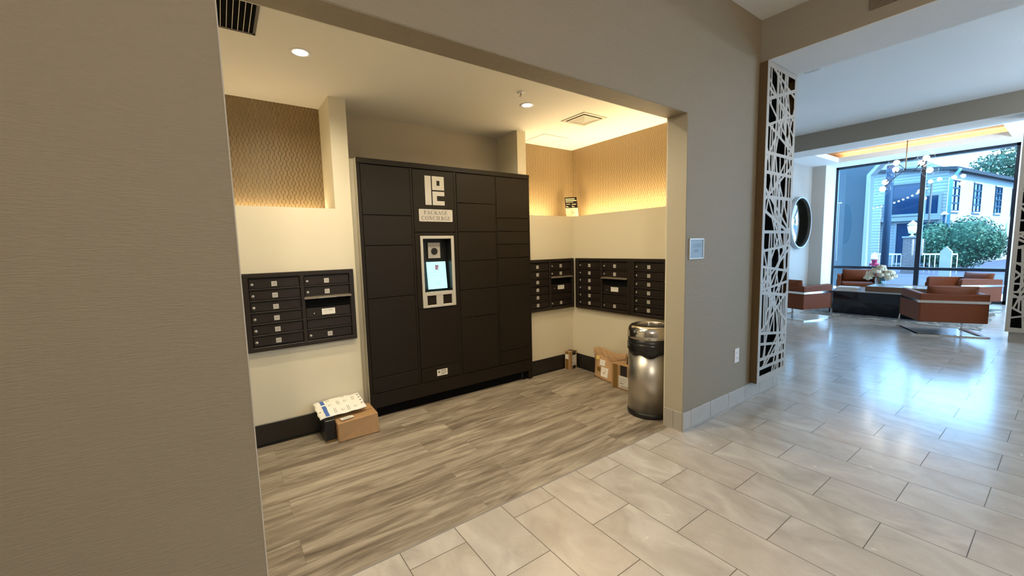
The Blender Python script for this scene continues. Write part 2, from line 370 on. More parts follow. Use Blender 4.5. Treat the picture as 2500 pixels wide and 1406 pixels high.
        if kind: o['kind'] = kind
        return o

def B(*a, **k): return MB().box(*a, **k)
def structure(name, mb, m): return mb.build(name, m, kind='structure')
def tag(o, label, cat, group=None, kind=None):
    o['label'] = label; o['category'] = cat
    if group: o['group'] = group
    if kind: o['kind'] = kind
    return o
def thing(name, label, cat, loc=(0, 0, 0), rz=0, group=None):
    o = bpy.data.objects.new(name, None); COL.objects.link(o); o.location = loc; o.rotation_euler = (0, 0, rz); o.empty_display_size = .1
    return tag(o, label, cat, group)
def copy_tree(o, parent=None):
    kids = [c for c in bpy.data.objects if c.parent == o]
    c = o.copy(); COL.objects.link(c); c.parent = parent
    for k in kids: copy_tree(k, c)
    return c
def frameT(o, ux, uy):
    """matrix: local x -> ux, local y -> uy, origin o"""
    ux, uy = Vector(ux), Vector(uy); uz = ux.cross(uy)
    m = Matrix((ux, uy, uz)).transposed().to_4x4(); m.translation = o; return m

# ------------------------------------------------------------------ dimensions of the place
YF, YB = 1.781, 1.946          # front and back face of the wall with the opening
XL, XJ = .052, 2.938           # opening left, right
ZH = 2.50                      # header underside
ZN = 2.80                      # nook ceiling
ZC = 3.478                     # lobby ceiling
YW, YR = 3.68, 4.07            # nook back wall face, recess face
XW, XR = 3.57, 3.95            # nook side wall face, recess face
ZL = 1.885                     # ledge height
XB0, XB1 = 4.08, 4.68          # first beam
XC0, XC1 = 9.0, 9.62           # second beam
XWIN, YWL, YWR = 14.0, 4.04, .86
YS = -5.0                      # far side of the lobby behind the camera's right

# floors
structure('floor', B(-3.2, 14.15, YS, 1.905, -.12, 0).box(XJ-.0, 14.15, 1.905, 1.946, -.12, 0).box(XW+.02, 14.15, 1.946, 4.35, -.12, 0), M['tiles'])
structure('floor', B(-.6, XJ, 1.905, YR+.05, -.12, 0).box(XJ, XW+.02, YB, YR+.05, -.12, 0), M['planks'])
# ceilings
structure('ceiling', B(-3.2, XC0+.3, YS, 4.35, ZC, ZC+.12), M['lobceil'])
structure('ceiling', B(-.6, XR+.06, YB, YR+.06, ZN, ZN+.1), M['ceil'])

# front wall with its wide opening
structure('wall_front', B(-3.2, XL, YF, YB, 0, ZC).box(XL, XJ, YF, YB, ZH, ZC).box(XJ, XB1, YF, YB, 0, ZC), M['taupe'])
structure('trim_1', B(XL-.0, XL+.004, YF-.001, YB, 0, ZH), M['greige'])
structure('trim_2', B(XJ-.004, XJ, YF+.002, YB, .15, ZH), mat('jamb_paint', (.42, .38, .29), .6))
structure('trim_3', B(XL+.004, XJ-.004, YF+.002, YB-.002, ZH-.004, ZH+.001), M['taupe'])
# nook walls
structure('wall_nook_left', B(-.6, -.5, YB, YR+.06, 0, ZN), M['cream'])
structure('wall_nook_inner', B(-.5, XL, YB, YB+.012, 0, ZN).box(XJ, XR, YB, YB+.012, 0, ZN).box(XL, XJ, YB, YB+.012, ZH, ZN), M['cream'])
XA0, XA1 = .952, 2.746
structure('wall_back', B(-.5, XA0, YW, YR-.002, 0, ZL-.03).box(XA1, XW, YW, YR-.002, 0, ZL-.03)
    .box(.817, XA0, YW, YR+.05, ZL-.03, ZN).box(XA1, 2.862, YW, YR+.05, ZL-.03, ZN)
    .box(-.5, .817, YW, YW+.03, ZL-.03, ZL).box(2.862, XW, YW, YW+.03, ZL-.03, ZL), M['cream'])
structure('wall_alcove', B(XA0-.1, XA1+.1, YR-.004, YR+.06, 0, ZN), M['greige'])
structure('wall_right', B(XW, XR+.002, YB+.012, YR+.002, 0, ZL-.0299).box(XW, XW+.03, YB+.012, YW+.03, ZL-.03, ZL), M['cream'])
structure('wall_papered_back', B(-.5, .817, YR, YR+.06, ZL-.03, ZN).box(2.862, XR, YR, YR+.06, ZL-.03, ZN), M['paper'])
structure('wall_papered_right', B(XR, XR+.06, YB+.012, YR+.06, ZL-.03, ZN), M['paper'])
structure('baseboard_back', B(-.5, XA0, YW-.012, YW, .012, .178, bev=.003).box(2.862, XW-.012, YW-.012, YW, .012, .178, bev=.003), M['blackbase'])
structure('baseboard_nook_right', B(XW-.012, XW, YB+.012, YW, .012, .178, bev=.003), M['blackbase'])
structure('trim_4', B(-.5, XA0, YW-.022, YW, 0, .012).box(2.862, XW, YW-.022, YW, 0, .012).box(XW-.022, XW, YB+.012, YW-.022, 0, .012), M['black'])
structure('trim_5', B(XL, XJ-.013, 1.899, 1.911, 0, .0015), M['greyink'])
# tiled base on the lobby side
def tiled_base():
    b = MB(); h = .158; t = .012
    xs = [XJ-t, XJ+.10, XJ+.405]
    while xs[-1] < XB1-.31: xs.append(xs[-1]+.308)
    xs.append(XB1+t)
    for a, c in zip(xs, xs[1:]): b.box(a+.0012, c-.0012, YF-t, YF, .012, h, bev=.002)
    b.box(XJ-t, XJ, YF+.001, 1.86, .012, h, bev=.002).box(XJ-t, XJ, 1.862, YB, .012, h, bev=.002)
    b.box(XB1, XB1+t, YF+.001, YB, .012, h, bev=.002)
    b.box(XJ-t-.004, XB1+t+.004, YF-t-.004, YF, 0, .012).box(XJ-t-.004, XJ, YF, YB, 0, .012)
    xs = [-3.2]
    while xs[-1] < XL-.31: xs.append(xs[-1]+.308)
    xs.append(XL)
    for a, c in zip(xs, xs[1:]): b.box(a+.0012, c-.0012, YF-t, YF, 0, h, bev=.002)
    return b
structure('baseboard_front', tiled_base(), M['basetile'])
# rest of the foyer and lobby shell
structure('wall_foyer_left', B(-3.3, -3.2, YS, YB, 0, ZC), M['taupe'])
structure('wall_south', B(-3.3, 8.2, YS-.1, YS, 0, ZC).box(12.6, 14.15, YS-.1, YS, 0, ZC).box(8.2, 12.6, YS-.1, YS, 3.1, ZC), M['lobby'])
structure('wall_lobby_near', B(XB1-.1, XB1, YB, 4.35, 0, ZC), M['lobby'])
structure('wall_lobby_left', B(XB1-.1, 13.2, 4.35, 4.45, 0, ZC), M['lobby'])
structure('wall_sunroom_return', B(13.2, 13.32, YWL+.012, 4.45, 0, ZC), M['lobby'])
structure('wall_sunroom_reveal', B(13.2, 14.1, YWL, YWL+.012, 0, ZC), M['lobceil'])
structure('wall_window_side', B(13.9, 14.1, -1.3, YWR, 0, ZC).box(13.9, 14.1, YS, -4.2, 0, ZC), M['lobceil'])
structure('trim_6', B(XB0, XB1, YS, YF, 3.12, ZC), M['beam'])
structure('trim_7', B(XC0, XC1, YS, 4.35, 3.18, ZC), M['beam'])
structure('trim_8', B(XB0+.001, XB1-.001, YS, YF, 3.116, 3.121).box(XC0+.001, XC1-.001, YS, 4.35, 3.176, 3.181), M['lobceil'])
structure('wall_column', B(9.10, 9.52, -.16, .50, 0, 3.176), M['taupe'])
structure('baseboard_column', B(9.088, 9.532, -.172, .512, 0, .158, bev=.002), M['basetile'])
structure('wall_column', B(XB0+.1, XB1-.1, -3.6, -3.0, 0, 3.116), M['taupe'])
# sunroom ceiling with tray
TX0, TX1, TY0, TY1 = 11.45, 13.05, .93, 3.74
TZ = 3.72
structure('ceiling', B(XC0+.3, 14.1, YS, TY0, ZC, ZC+.12).box(XC0+.3, 14.1, TY1, 4.45, ZC, ZC+.12).box(XC0+.3, TX0, TY0, TY1, ZC, ZC+.12).box(TX1, 14.1, TY0, TY1, ZC, ZC+.12), M['lobceil'])
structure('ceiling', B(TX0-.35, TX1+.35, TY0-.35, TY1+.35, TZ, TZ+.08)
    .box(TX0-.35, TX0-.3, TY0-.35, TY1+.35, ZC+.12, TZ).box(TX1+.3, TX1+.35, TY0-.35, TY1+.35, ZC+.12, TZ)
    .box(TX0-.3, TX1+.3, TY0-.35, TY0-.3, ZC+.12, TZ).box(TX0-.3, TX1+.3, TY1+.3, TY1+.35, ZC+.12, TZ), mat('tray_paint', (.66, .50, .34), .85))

# ------------------------------------------------------------------ window wall
def window(y0, y1, ym, z0, zt, zmid, n):
    b = MB(); x0, x1 = 13.96, 14.04; t = .055
    b.box(x0, x1, y0, y0+t, z0, zt).box(x0, x1, y1-t, y1, z0, zt)
    b.box(x0, x1, y0, y1, zt-t, zt).box(x0, x1, y0, y1, z0, z0+.07)
    b.box(x0-.002, x1+.002, y0, y1, zmid-.035, zmid+.035)
    for y in ym: b.box(x0-.004, x1+.004, y-.045, y+.045, z0, zt)
    root = structure('window_%d' % n, b, M['frame'])
    MB().box(13.996, 14.004, y0+.02, y1-.02, z0+.02, zt-.02).build('pane', M['glass'], root)
    return root
w1 = window(YWR, YWL, [2.315], .0, ZC, .755, 1)
for dy in (-.085, .085):
    MB().tube([(13.90, 2.315+dy, 1.08), (13.90, 2.315+dy, 1.48)], .018, 10).bar((13.90, 2.315+dy, 1.14), (13.97, 2.315+dy, 1.14), .02, .02).bar((13.90, 2.315+dy, 1.42), (13.97, 2.315+dy, 1.42), .02, .02).build('pull_handle', M['white'], w1)
w2 = window(-4.2, -1.3, [-2.75], .0, ZC, .755, 2)
def added_south_window():  # unseen window added to let more daylight into the lobby
    b = MB(); x0, x1, zt = 8.2, 12.6, 3.1
    for x in (x0, x0+1.47, x0+2.93, x1-.06): b.box(x, x+.06, YS-.08, YS-.02, 0, zt)
    for z in (0, .75, zt-.06): b.box(x0, x1, YS-.08, YS-.02, z, z+.06)
    root = structure('window_3', b, M['frame'])
    MB().box(x0+.02, x1-.02, YS-.052, YS-.046, .02, zt-.02).build('pane', M['glass'], root)
    o = lamp('window_portal', 'AREA', ((x0+x1)/2, YS-.12, zt/2), 1, (1, 1, 1), x1-x0, zt, rot=(math.radians(90), 0, 0)); o.data.cycles.is_portal = True
added_south_window()
def beads():
    b = MB(); 
    for i in range(70): b.ball((13.90, YWL-.12, .95+i*.022), .009, seg=6)
    b.box(13.88, 13.95, YWL-.16, YWL-.08, 2.5, 2.53)
    return b
tag(beads().build('bead_chain', M['white']), 'white bead chain of a window blind hanging beside the window frame', 'blind chain')
for i, (ya, yb) in enumerate(((YWR, YWL), (-4.2, -1.3))):
    o = lamp('window_portal', 'AREA', (14.12, (ya+yb)/2, ZC/2), 1, (1, 1, 1), ZC, yb-ya, rot=(0, math.radians(90), 0))
    o.data.cycles.is_portal = True

# ------------------------------------------------------------------ mailboxes
def mailbox_unit(X0, nums, label, cat_i=0, rz=0, loc=(0, 0, 0), W=.82, xs=None, group='cluster mailbox units in the nook'):
    """local: x along the wall, front towards -y, z from 0 (bottom) ; height .608"""
    root = thing('cluster_mailbox', label, 'mailbox', loc, rz)
    Hh = .608; c1 = (.052, .052+.352); c2 = (.432, .432+.352); k = W/.82
    c1 = tuple(a*k for a in c1); c2 = tuple(a*k for a in c2)
    z0, pt = .034, .090
    f = MB()
    f.box(0, W, -.012, 0, 0, Hh)                       # back plate
    f.box(0, c1[0], -.040, -.012, 0, Hh, bev=.003).box(c1[1], c2[0], -.040, -.012, 0, Hh, bev=.003).box(c2[1], W, -.040, -.012, 0, Hh, bev=.003)
    f.box(0, W, -.0405, -.012, 0, z0, bev=.003).box(0, W, -.0405, -.012, z0+6*pt, Hh, bev=.003)
    for c, rows in ((c1, (1, 2, 3, 4, 5)), (c2, (1, 2, 4, 5))):
        for r in rows: f.box(c[0], c[1], -.036, -.012, z0+r*pt-.006, z0+r*pt+.006, bev=.002)
    f.build('frame', M['mailbox'], root)
    def door(c, r, rows=1, num=None, kind='box'):
        za, zb = z0+r*pt+.009, z0+(r+rows)*pt-.009
        d = MB().box(c[0]+.004, c[1]-.004, -.026, -.012, za, zb, bev=.002).build('door', M['mailbox'], root)
        if kind == 'box':
            zc = (za+zb)/2-.006; lx = c[0]+.024*k
            MB().lathe([(.0, 0), (.011, 0), (.011, .007), (.008, .010), (.0, .010)], seg=14, T=frameT((lx, -.026, zc), (1, 0, 0), (0, 0, 1))).box(-.0012, .0012, -.005, .005, .010, .0106, 1, T=frameT((lx, -.026, zc), (1, 0, 0), (0, 0, 1))).build('lock', [M['steel'], M['ink']], d)
            px = c[0]+.172*k
            MB().box(px-.019, px+.019, -.0272, -.026, zc-.019, zc+.019, bev=.0006).text(num, .026, frameT((px, -.0277, zc), (1, 0, 0), (0, 0, 1)), 1).build('number_plate', [M['plate'], M['greyink']], d)
        return d
    for i in range(6): door(c1, 5-i, 1, nums[i])
    door(c2, 5, 1, nums[6]); door(c2, 4, 1, nums[7]); door(c2, 0, 1, nums[8])
    door(c2, 1, 1, kind='blank')
    # outgoing slot: dark opening, hinged hood, label and screw
    d = MB().box(c2[0]+.004, c2[1]-.004, -.026, -.012, z0+2*pt+.009, z0+3*pt-.004, bev=.002).box(c2[0]+.004, c2[1]-.004, -.0135, -.012, z0+3*pt-.004, z0+4*pt-.006, 1).build('outgoing_mail_door', [M['mailbox'], M['dark']], root)
    hz = z0+4*pt+.002
    MB().prism([(-.022, hz+.006), (-.056, hz-.008), (-.056, hz-.016), (-.022, hz-.003)], c2[0]-.006, c2[1]+.006, 'x').box(c2[0]+.100*k, c2[1]-.115*k, -.0572, -.0562, hz-.0155, hz-.0085, 1).build('slot_hood', [mat('hood_aluminium', (.34, .29, .22), .28, .6), M['steel']], d)
    px = c2[0]+.172*k; zc = z0+2*pt+.050
    lb = MB().box(px-.052, px+.052, -.0272, -.026, zc-.026, zc+.024, bev=.001).text('U.S. MAIL', .018, frameT((px, -.0277, zc+.008), (1, 0, 0), (0, 0, 1)), 1)
    lb.build('mail_label', [M['label'], M['greyink']], d)
    MB().lathe([(0, 0), (.006, 0), (.005, .003), (0, .003)], seg=10, T=frameT((c2[0]+.06*k, -.026, zc-.01), (1, 0, 0), (0, 0, 1))).build('screw', M['steel'], d)
    return root
GM = None
mailbox_unit(0, [str(i) for i in (28, 29, 30, 31, 32, 33, 34, 35, 36)], 'dark cluster mailbox numbered 28 to 36 on the cream wall beside the tall locker', loc=(.100, YW, .765))
mailbox_unit(0, [str(i) for i in range(19, 28)], 'dark cluster mailbox on the back wall between the tall locker and the inner corner', loc=(2.765, YW, .765), W=.785)
mailbox_unit(0, [str(i) for i in range(10, 19)], 'dark cluster mailbox on the side wall, the unit nearer the inner corner', rz=-PI/2, loc=(XW, 3.598, .765))
mailbox_unit(0, [str(i) for i in range(1, 10)], 'dark cluster mailbox on the side wall above the steel trash can', rz=-PI/2, loc=(XW, 2.774, .765))

# ------------------------------------------------------------------ parcel locker
def serif_word(mb, word, size, T, mi):
    g = []
    def q(*p): g.append(p)
    def arc(cx, cy, rx, ry, t0, t1, wx, wy, n=12):
        for i in range(n):
            a, b = math.radians(t0+(t1-t0)*i/n), math.radians(t0+(t1-t0)*(i+1)/n)
            o = lambda t: (cx+rx*math.cos(t), cy+ry*math.sin(t)); n_ = lambda t: (cx+(rx-wx)*math.cos(t), cy+(ry-wy)*math.sin(t))
            q(o(a), o(b), n_(b), n_(a))
    R_ = lambda x0, x1, y0, y1: q((x0, y0), (x1, y0), (x1, y1), (x0, y1))
    def glyph(c):
        g.clear()
        if c == 'P': R_(.12, .26, 0, 1); R_(.03, .36, 0, .05); R_(.03, .3, .95, 1); arc(.28, .73, .34, .27, -90, 90, .13, .05); w = .72
        elif c == 'R': R_(.12, .26, 0, 1); R_(.03, .36, 0, .05); R_(.03, .3, .95, 1); arc(.28, .74, .33, .26, -90, 90, .13, .05); q((.30, .50), (.46, .50), (.82, 0), (.64, 0)); R_(.6, .88, 0, .04); w = .85
        elif c == 'A': q((.40, 1), (.50, 1), (.84, 0), (.68, 0)); q((.36, .93), (.42, .99), (.18, 0), (.11, 0)); R_(.24, .68, .32, .38); R_(.0, .3, 0, .05); R_(.58, .95, 0, .05); w = .95
        elif c == 'C' or c == 'G':
            arc(.52, .5, .46, .52, 48, 318, .15, .06, 20); R_(.80, .84, .66, 1.0)
            if c == 'G': R_(.72, .86, .05, .46); R_(.62, .94, .42, .47)
            else: R_(.80, .84, .05, .2)
            w = .98
        elif c == 'K': R_(.12, .26, 0, 1); R_(.03, .36, 0, .05); R_(.03, .36, .95, 1); q((.26, .42), (.34, .42), (.80, 1), (.70, 1)); q((.36, .56), (.48, .66), (.92, 0), (.74, 0)); R_(.6, .9, .95, 1); R_(.66, .98, 0, .05); w = .95
        elif c == 'E': R_(.12, .26, 0, 1); R_(.03, .66, 0, .05); R_(.03, .64, .95, 1); R_(.26, .5, .48, .53); R_(.62, .66, 0, .22); R_(.6, .64, .8, 1); R_(.48, .52, .4, .62); w = .74
        elif c == 'O': arc(.52, .5, .47, .52, 0, 360, .15, .055, 28); w = 1.04
        elif c == 'N': R_(.13, .19, 0, 1); R_(.75, .81, 0, 1); q((.10, 1), (.27, 1), (.82, 0), (.70, 0)); R_(.02, .3, 0, .05); R_(.64, .94, .95, 1); R_(.02, .2, .95, 1); w = .96
        elif c == 'I': R_(.12, .26, 0, 1); R_(.03, .36, 0, .05); R_(.03, .36, .95, 1); w = .39
        else: w = .4
        return w+.09
    tot = sum(glyph(c) for c in word); x = -tot/2
    for c in word:
        wdt = glyph(c)
        for f in g:
            mb.add([((x+a)*size, (b-.5)*size, 0) for a, b in f], [(0, 1, 2, 3)], mi, False, T)
        x += wdt

def logo(mb, s, T, mi):
    """block monogram 1.0 wide .. drawn in a .198 x .27 cell, bottom left at origin"""
    r = lambda x0, x1, y0, y1: mb.box(x0*s, x1*s, y0*s, y1*s, 0, .003, mi, T=T)
    r(0, .062, 0, .270)
    r(.074, .120, .142, .270); r(.152, .198, .142, .270); r(.120, .152, .230, .270); r(.120, .152, .142, .184)
    r(.074, .119, 0, .128); r(.119, .198, .088, .128); r(.119, .198, 0, .040)

def locker():
    X0, X1, Y0 = .992, 2.852, 3.62
    root = thing('parcel_locker', 'tall dark bronze package locker with kiosk screen, standing in the alcove of the back wall', 'locker', (X0, Y0, 0))
    D = .40; W = X1-X0
    cols = [(.028, .470), (.492, .918), (.944, 1.395), (1.411, 1.838)]
    b = MB()
    kx0, kx1, kz0_, kz1_ = .560, .870, 1.108, 1.632
    b.box(.008, 1.74, .115, D, .10, 2.28)
    b.box(.008, kx0, .012, .115, .10, 2.28).box(kx1, 1.74, .012, .115, .10, 2.28).box(kx0, kx1, .012, .115, .10, kz0_).box(kx0, kx1, .012, .115, kz1_, 2.28)
    b.box(1.74, W-.008, .012, .0185, .10, 2.28)
    b.box(0, W, -.006, .0185, 2.272, 2.318, bev=.003).box(0, 1.74, .0185, D, 2.272, 2.317)                  # top cap
    b.box(0, W, .0, .0185, .10, .232, bev=.002)                      # bottom rail
    b.box(.05, 1.74, .05, D-.02, 0, .10, 1)                       # recessed plinth
    b.box(W-.055, W-.004, .004, .045, 0, .10).box(.004, .055, .004, .06, 0, .10)
    xs = [0]+[v for c in cols for v in c]+[W]
    b.box(1.74, W-.06, .030, .040, 0, .10, 1)
    for i in range(0, len(xs), 2): b.box(xs[i], xs[i+1], .0, .014, .232, 2.272, bev=.0015)
    b.build('body', [M['locker'], M['dark']], root)
    b = MB().box(-.004, 0.0, .004, D, .10, 2.314)
    b.box(-.040, -.004, .070, .080, 0, 2.314)
    b.build('side_panel', M['lockside'], root)['label'] = 'pale grey painted side panel'
    seams = [
        [2.268, 1.836, 1.569, 1.102, .379, .236],
        [2.268, 1.687, .956, .374, .236],
        [2.268, 1.976, 1.691, 1.397, 1.103, .816, .236],
        [2.268, 1.838, 1.696, 1.558, 1.410, 1.106, .385, .236]]
    for ci, (c, zs) in enumerate(zip(cols, seams)):
        for k, (zt, zb) in enumerate(zip(zs, zs[1:])):
            if ci == 1 and k == 1:    # kiosk fascia, built with an opening
                f = MB(); ox0, ox1, oz0, oz1 = .567, .862, 1.115, 1.624
                a0, a1 = c[0]+.003, c[1]-.003
                f.box(a0, ox0, -.003, .012, zb+.003, zt-.003).box(ox1, a1, -.003, .012, zb+.003, zt-.003)
                f.box(ox0, ox1, -.003, .012, zb+.003, oz0).box(ox0, ox1, -.003, .012, oz1, zt-.003)
                f.build('kiosk_panel', M['locker'], root); continue
            nm = 'sign_panel' if (ci == 1 and k == 0) else 'door'
            MB().box(c[0]+.003, c[1]-.003, -.003, .010, zb+.003, zt-.003, bev=.0015).build(nm, M['locker'], root)
    # kiosk
    k0, k1, kz0, kz1 = .542, .892, .964, 1.652
    ox0, ox1, oz0, oz1 = .567, .862, 1.115, 1.624
    kio = MB(); yk = -.016
    kio.box(k0, ox0, yk, -.003, kz0, kz1, bev=.003).box(ox1, k1, yk, -.003, kz0, kz1, bev=.003).box(ox0, ox1, yk, -.003, oz1, kz1, bev=.003)
    sx = [(.585, .681), (.751, .848)]; z0, z1 = .988, 1.080
    kio.box(ox0, ox1, yk, -.003, kz0, z0, bev=.002).box(ox0, ox1, yk, -.003, z1, oz0, bev=.002).box(ox0, sx[0][0], yk, -.003, z0, z1).box(sx[0][1], sx[1][0], yk, -.003, z0, z1).box(sx[1][1], ox1, yk, -.003, z0, z1)
    bez = kio.build('kiosk_bezel', M['silver'], root)
    MB().box(ox0, ox1, .10, .105, oz0, oz1).box(ox0, ox0+.002, -.003, .10, oz0, oz1).box(ox1-.002, ox1, -.003, .10, oz0, oz1).box(ox0, ox1, -.003, .10, oz1-.002, oz1).box(ox0, ox1, -.003, .10, oz0, oz0+.002).build('kiosk_recess', M['black'], root)
    cp = MB().box(.655, .785, .078, .09, 1.437, 1.590, bev=.002).build('camera_plate', M['silver'], root)
    MB().lathe([(0, 0), (.032, 0), (.034, .004), (.028, .012), (.012, .006), (0, .006)], seg=28, T=frameT((.719, .078, 1.505), (1, 0, 0), (0, 0, 1))).build('lens', M['black'], cp)
    scT = frameT((.735, .070, 1.268), (1, -.0, 0), Vector((-.0, .10, 1)).normalized())
    s = MB().box(-.102, .102, -.134, .134, -.004, 0, T=scT)
    tx = MB()
    logo(tx, .17, scT @ Matrix.Translation((-.012, .055, .0004)), 0)
    for (x, y, wd) in ((0, .032, .13), (.01, -.005, .12), (.012, -.062, .085), (.012, -.076, .06), (.012, -.091, .095), (.0, .11, .06)):
        n = int(wd/.008)
        for i in range(n):
            if random.random() < .85: tx.box(x-wd/2+i*.008, x-wd/2+i*.008+.0055, y-.0022, y+.0022, .0003, .0006, 1, T=scT)
    so = s.build('screen', M['screen'], root); tx.build('screen_text', [mat('screen_maroon', (.20, .05, .10), .5, emit=(.20, .06, .12), estr=.5), mat('screen_grey', (.2, .3, .3), .5, emit=(.22, .50, .50), estr=.8)], so)
    MB().box(*sx[0], .006, .010, z0, z1).build('scanner_window', M['mauve'], root)
    sw = MB().box(*sx[1], .006, .010, z0, z1).build('scanner_window', M['tealglass'], root); sw['label'] = 'green lit scanner window'
    MB().box(sx[1][0]+.012, sx[1][0]+.045, .002, .006, z1-.010, z1-.004).build('indicator_light', M['green'], sw)
    # sign
    lg = MB(); logo(lg, 1.0, frameT((.614, -.003, 1.943), (1, 0, 0), (0, 0, 1)), 0); lg.build('monogram', M['silver'], root)
    pl = MB(); T = frameT((.717, -.003, 1.845), (1, 0, 0), (0, 0, 1))
    r = .01; w_, h_ = .174, .058
    poly = []
    for cx, cy, a0 in ((w_-r, h_-r, 0), (-w_+r, h_-r, 90), (-w_+r, -h_+r, 180), (w_-r, -h_+r, 270)):
        for i in range(5): a = math.radians(a0+i*22.5); poly.append((cx+r*math.cos(a), cy+r*math.sin(a)))
    pl.prism(poly, 0, .004, 'z', 0, T)
    T2 = T @ Matrix.Translation((0, 0, .0045))
    serif_word(pl, 'PACKAGE', .036, T2 @ Matrix.Translation((0, .027, 0)), 1)
    serif_word(pl, 'CONCIERGE', .036, T2 @ Matrix.Translation((0, -.026, 0)), 1)
    pl.build('name_plaque', [M['plate'], M['ink']], root)
    st = MB().box(.657, .770, -.0045, -.003, .275, .337).box(.70, .755, -.0049, -.0045, .318, .328, 1).box(.70, .765, -.0049, -.0045, .300, .306, 1).box(.70, .745, -.0049, -.0045, .286, .292, 1)
    st.lathe([(0, 0), (.012, 0), (.012, .0005), (0, .0005)], seg=12, mi=1, T=frameT((.678, -.0045, .315), (1, 0, 0), (0, 0, 1)))
    st.build('service_sticker', [M['label'], M['greyink']], root)
locker()

# ------------------------------------------------------------------ packages, trash can
def big_carton():
    root = thing('cardboard_box', 'battered brown cardboard box on the plank floor at the left foot of the locker', 'box', (.655, 3.353, 0))
    b = MB().box(0, .325, 0, .275, 0, .168, bev=.006)
    b.v = [(x+.004*math.sin(30*z+9*y), y+.006*math.sin(14*x+20*z), z+(-.010 if (x < .02 and y < .03 and z > .1) else 0)) for x, y, z in b.v]
    b.build('carton', M['kraft'], root)
    MB().box(.02, .31, .128, .132, .1675, .1688).build('flap_seam', M['tape'], root)
    T = frameT((.075, .050, .1690), (.985, .17, 0), (-.17, .985, 0))
    lb = MB().box(-.042, .06, -.024, .03, 0, .0008, T=T)
    for i in range(9): lb.box(-.025+i*.007, -.021+i*.007, -.008, .006, .0008, .0012, 1, T=T)
    lb.box(.045, .056, .018, .028, .0008, .0012, 1, T=T)
    lb.build('shipping_label', [M['label'], M['greyink']], root)
big_carton()
bc = thing('black_carton', 'small black box against the wall between the black baseboard and the brown cardboard box', 'box', (.568, 3.40, 0))
MB().box(0, .078, 0, .25, 0, .184, bev=.004).build('carton', M['black'], bc)
MB().box(.002, .076, -.001, .001, .004, .018).build('bottom_tape', M['tape'], bc)

def mailer():
    root = thing('mailing_envelope', 'white padded envelope with blue stripe lying on the brown cardboard box', 'envelope', (.722, 3.553, .232))
    root.rotation_euler = (math.radians(16), 0, 0)
    nx, ny = 24, 12; Lx, Ly = .37, .235
    T = Matrix.Rotation(math.radians(2.5), 4, 'Z')
    def hgt(u, v):
        return .009*math.sin(PI*min(1, max(0, v)))*math.sin(PI*min(1, max(0, u)))+.0035*math.sin(9*u+3*v)*math.sin(7*v+1)
    def droop(u): return -.012*max(0, (.16-u)/.16)**1.5
    def P(u, v, o=0):
        x = (u-.5)*Lx+.004*math.sin(17*v)*(1 if u < .1 else .2); y = (v-.5)*Ly+.003*math.sin(21*u)
        return (x, y, hgt(u, v)+droop(u)+o)
    b = MB(); vs = [P(i/nx, j/ny, .005) for i in range(nx+1) for j in range(ny+1)]; n = len(vs)
    vs += [(P(i/nx, j/ny)[0], P(i/nx, j/ny)[1], droop(i/nx)) for i in range(nx+1) for j in range(ny+1)]
    fs = []
    for i in range(nx):
        for j in range(ny):
            a = i*(ny+1)+j; fs += [(a, a+ny+1, a+ny+2, a+1), (n+a, n+a+1, n+a+ny+2, n+a+ny+1)]
    for i in range(nx):
        a = i*(ny+1); fs.append((a, n+a, n+a+ny+1, a+ny+1)); a += ny; fs.append((a, a+ny+1, n+a+ny+1, n+a))
    for j in range(ny):
        fs.append((j, j+1, n+j+1, n+j)); a = nx*(ny+1)+j; fs.append((a, n+a, n+a+1, a+1))
    b.add(vs, fs, 0, True, T); b.build('envelope', M['mailer'], root)
    def patch(mb, u0, u1, v0, v1, mi=0, k=1, o=.0062):
        m_ = max(1, int((v1-v0)*ny*2)); q = max(1, int((u1-u0)*nx*2))
        vv = [P(u0+(u1-u0)*i/q, v0+(v1-v0)*j/m_, o) for i in range(q+1) for j in range(m_+1)]
        mb.add(vv, [(i*(m_+1)+j, (i+1)*(m_+1)+j, (i+1)*(m_+1)+j+1, i*(m_+1)+j+1) for i in range(q) for j in range(m_)], mi, False, T)
    s = MB(); patch(s, .125, .205, .02, .62); patch(s, .125, .205, .70, .98); s.build('blue_stripe', M['blue'], root)
    s = MB()
    for (u, v, kind) in ((.34, .2, 0), (.50, .22, 1), (.62, .2, 0), (.78, .22, 1), (.28, .6, 1), (.46, .62, 0), (.62, .66, 1), (.80, .72, 0), (.95, .85, 2), (.95, .66, 2), (.95, .48, 2), (.95, .30, 2), (.06, .35, 2), (.28, .92, 1), (.62, .94, 1)):
        if kind == 0:
            for k in (0, .035): patch(s, u+k-.012, u+k-.002, max(0.02, v-.13), min(.98, v+.13))
        elif kind == 1:
            patch(s, u-.02, u-.01, v-.06, v+.04); patch(s, u-.01, u+.02, v-.06, v-.04); patch(s, u+.03, u+.038, v-.05, v+.03)
        else: patch(s, u-.02, u+.02, v-.03, v+.03)
    s.build('printed_symbols', M['greyink'], root)
mailer()

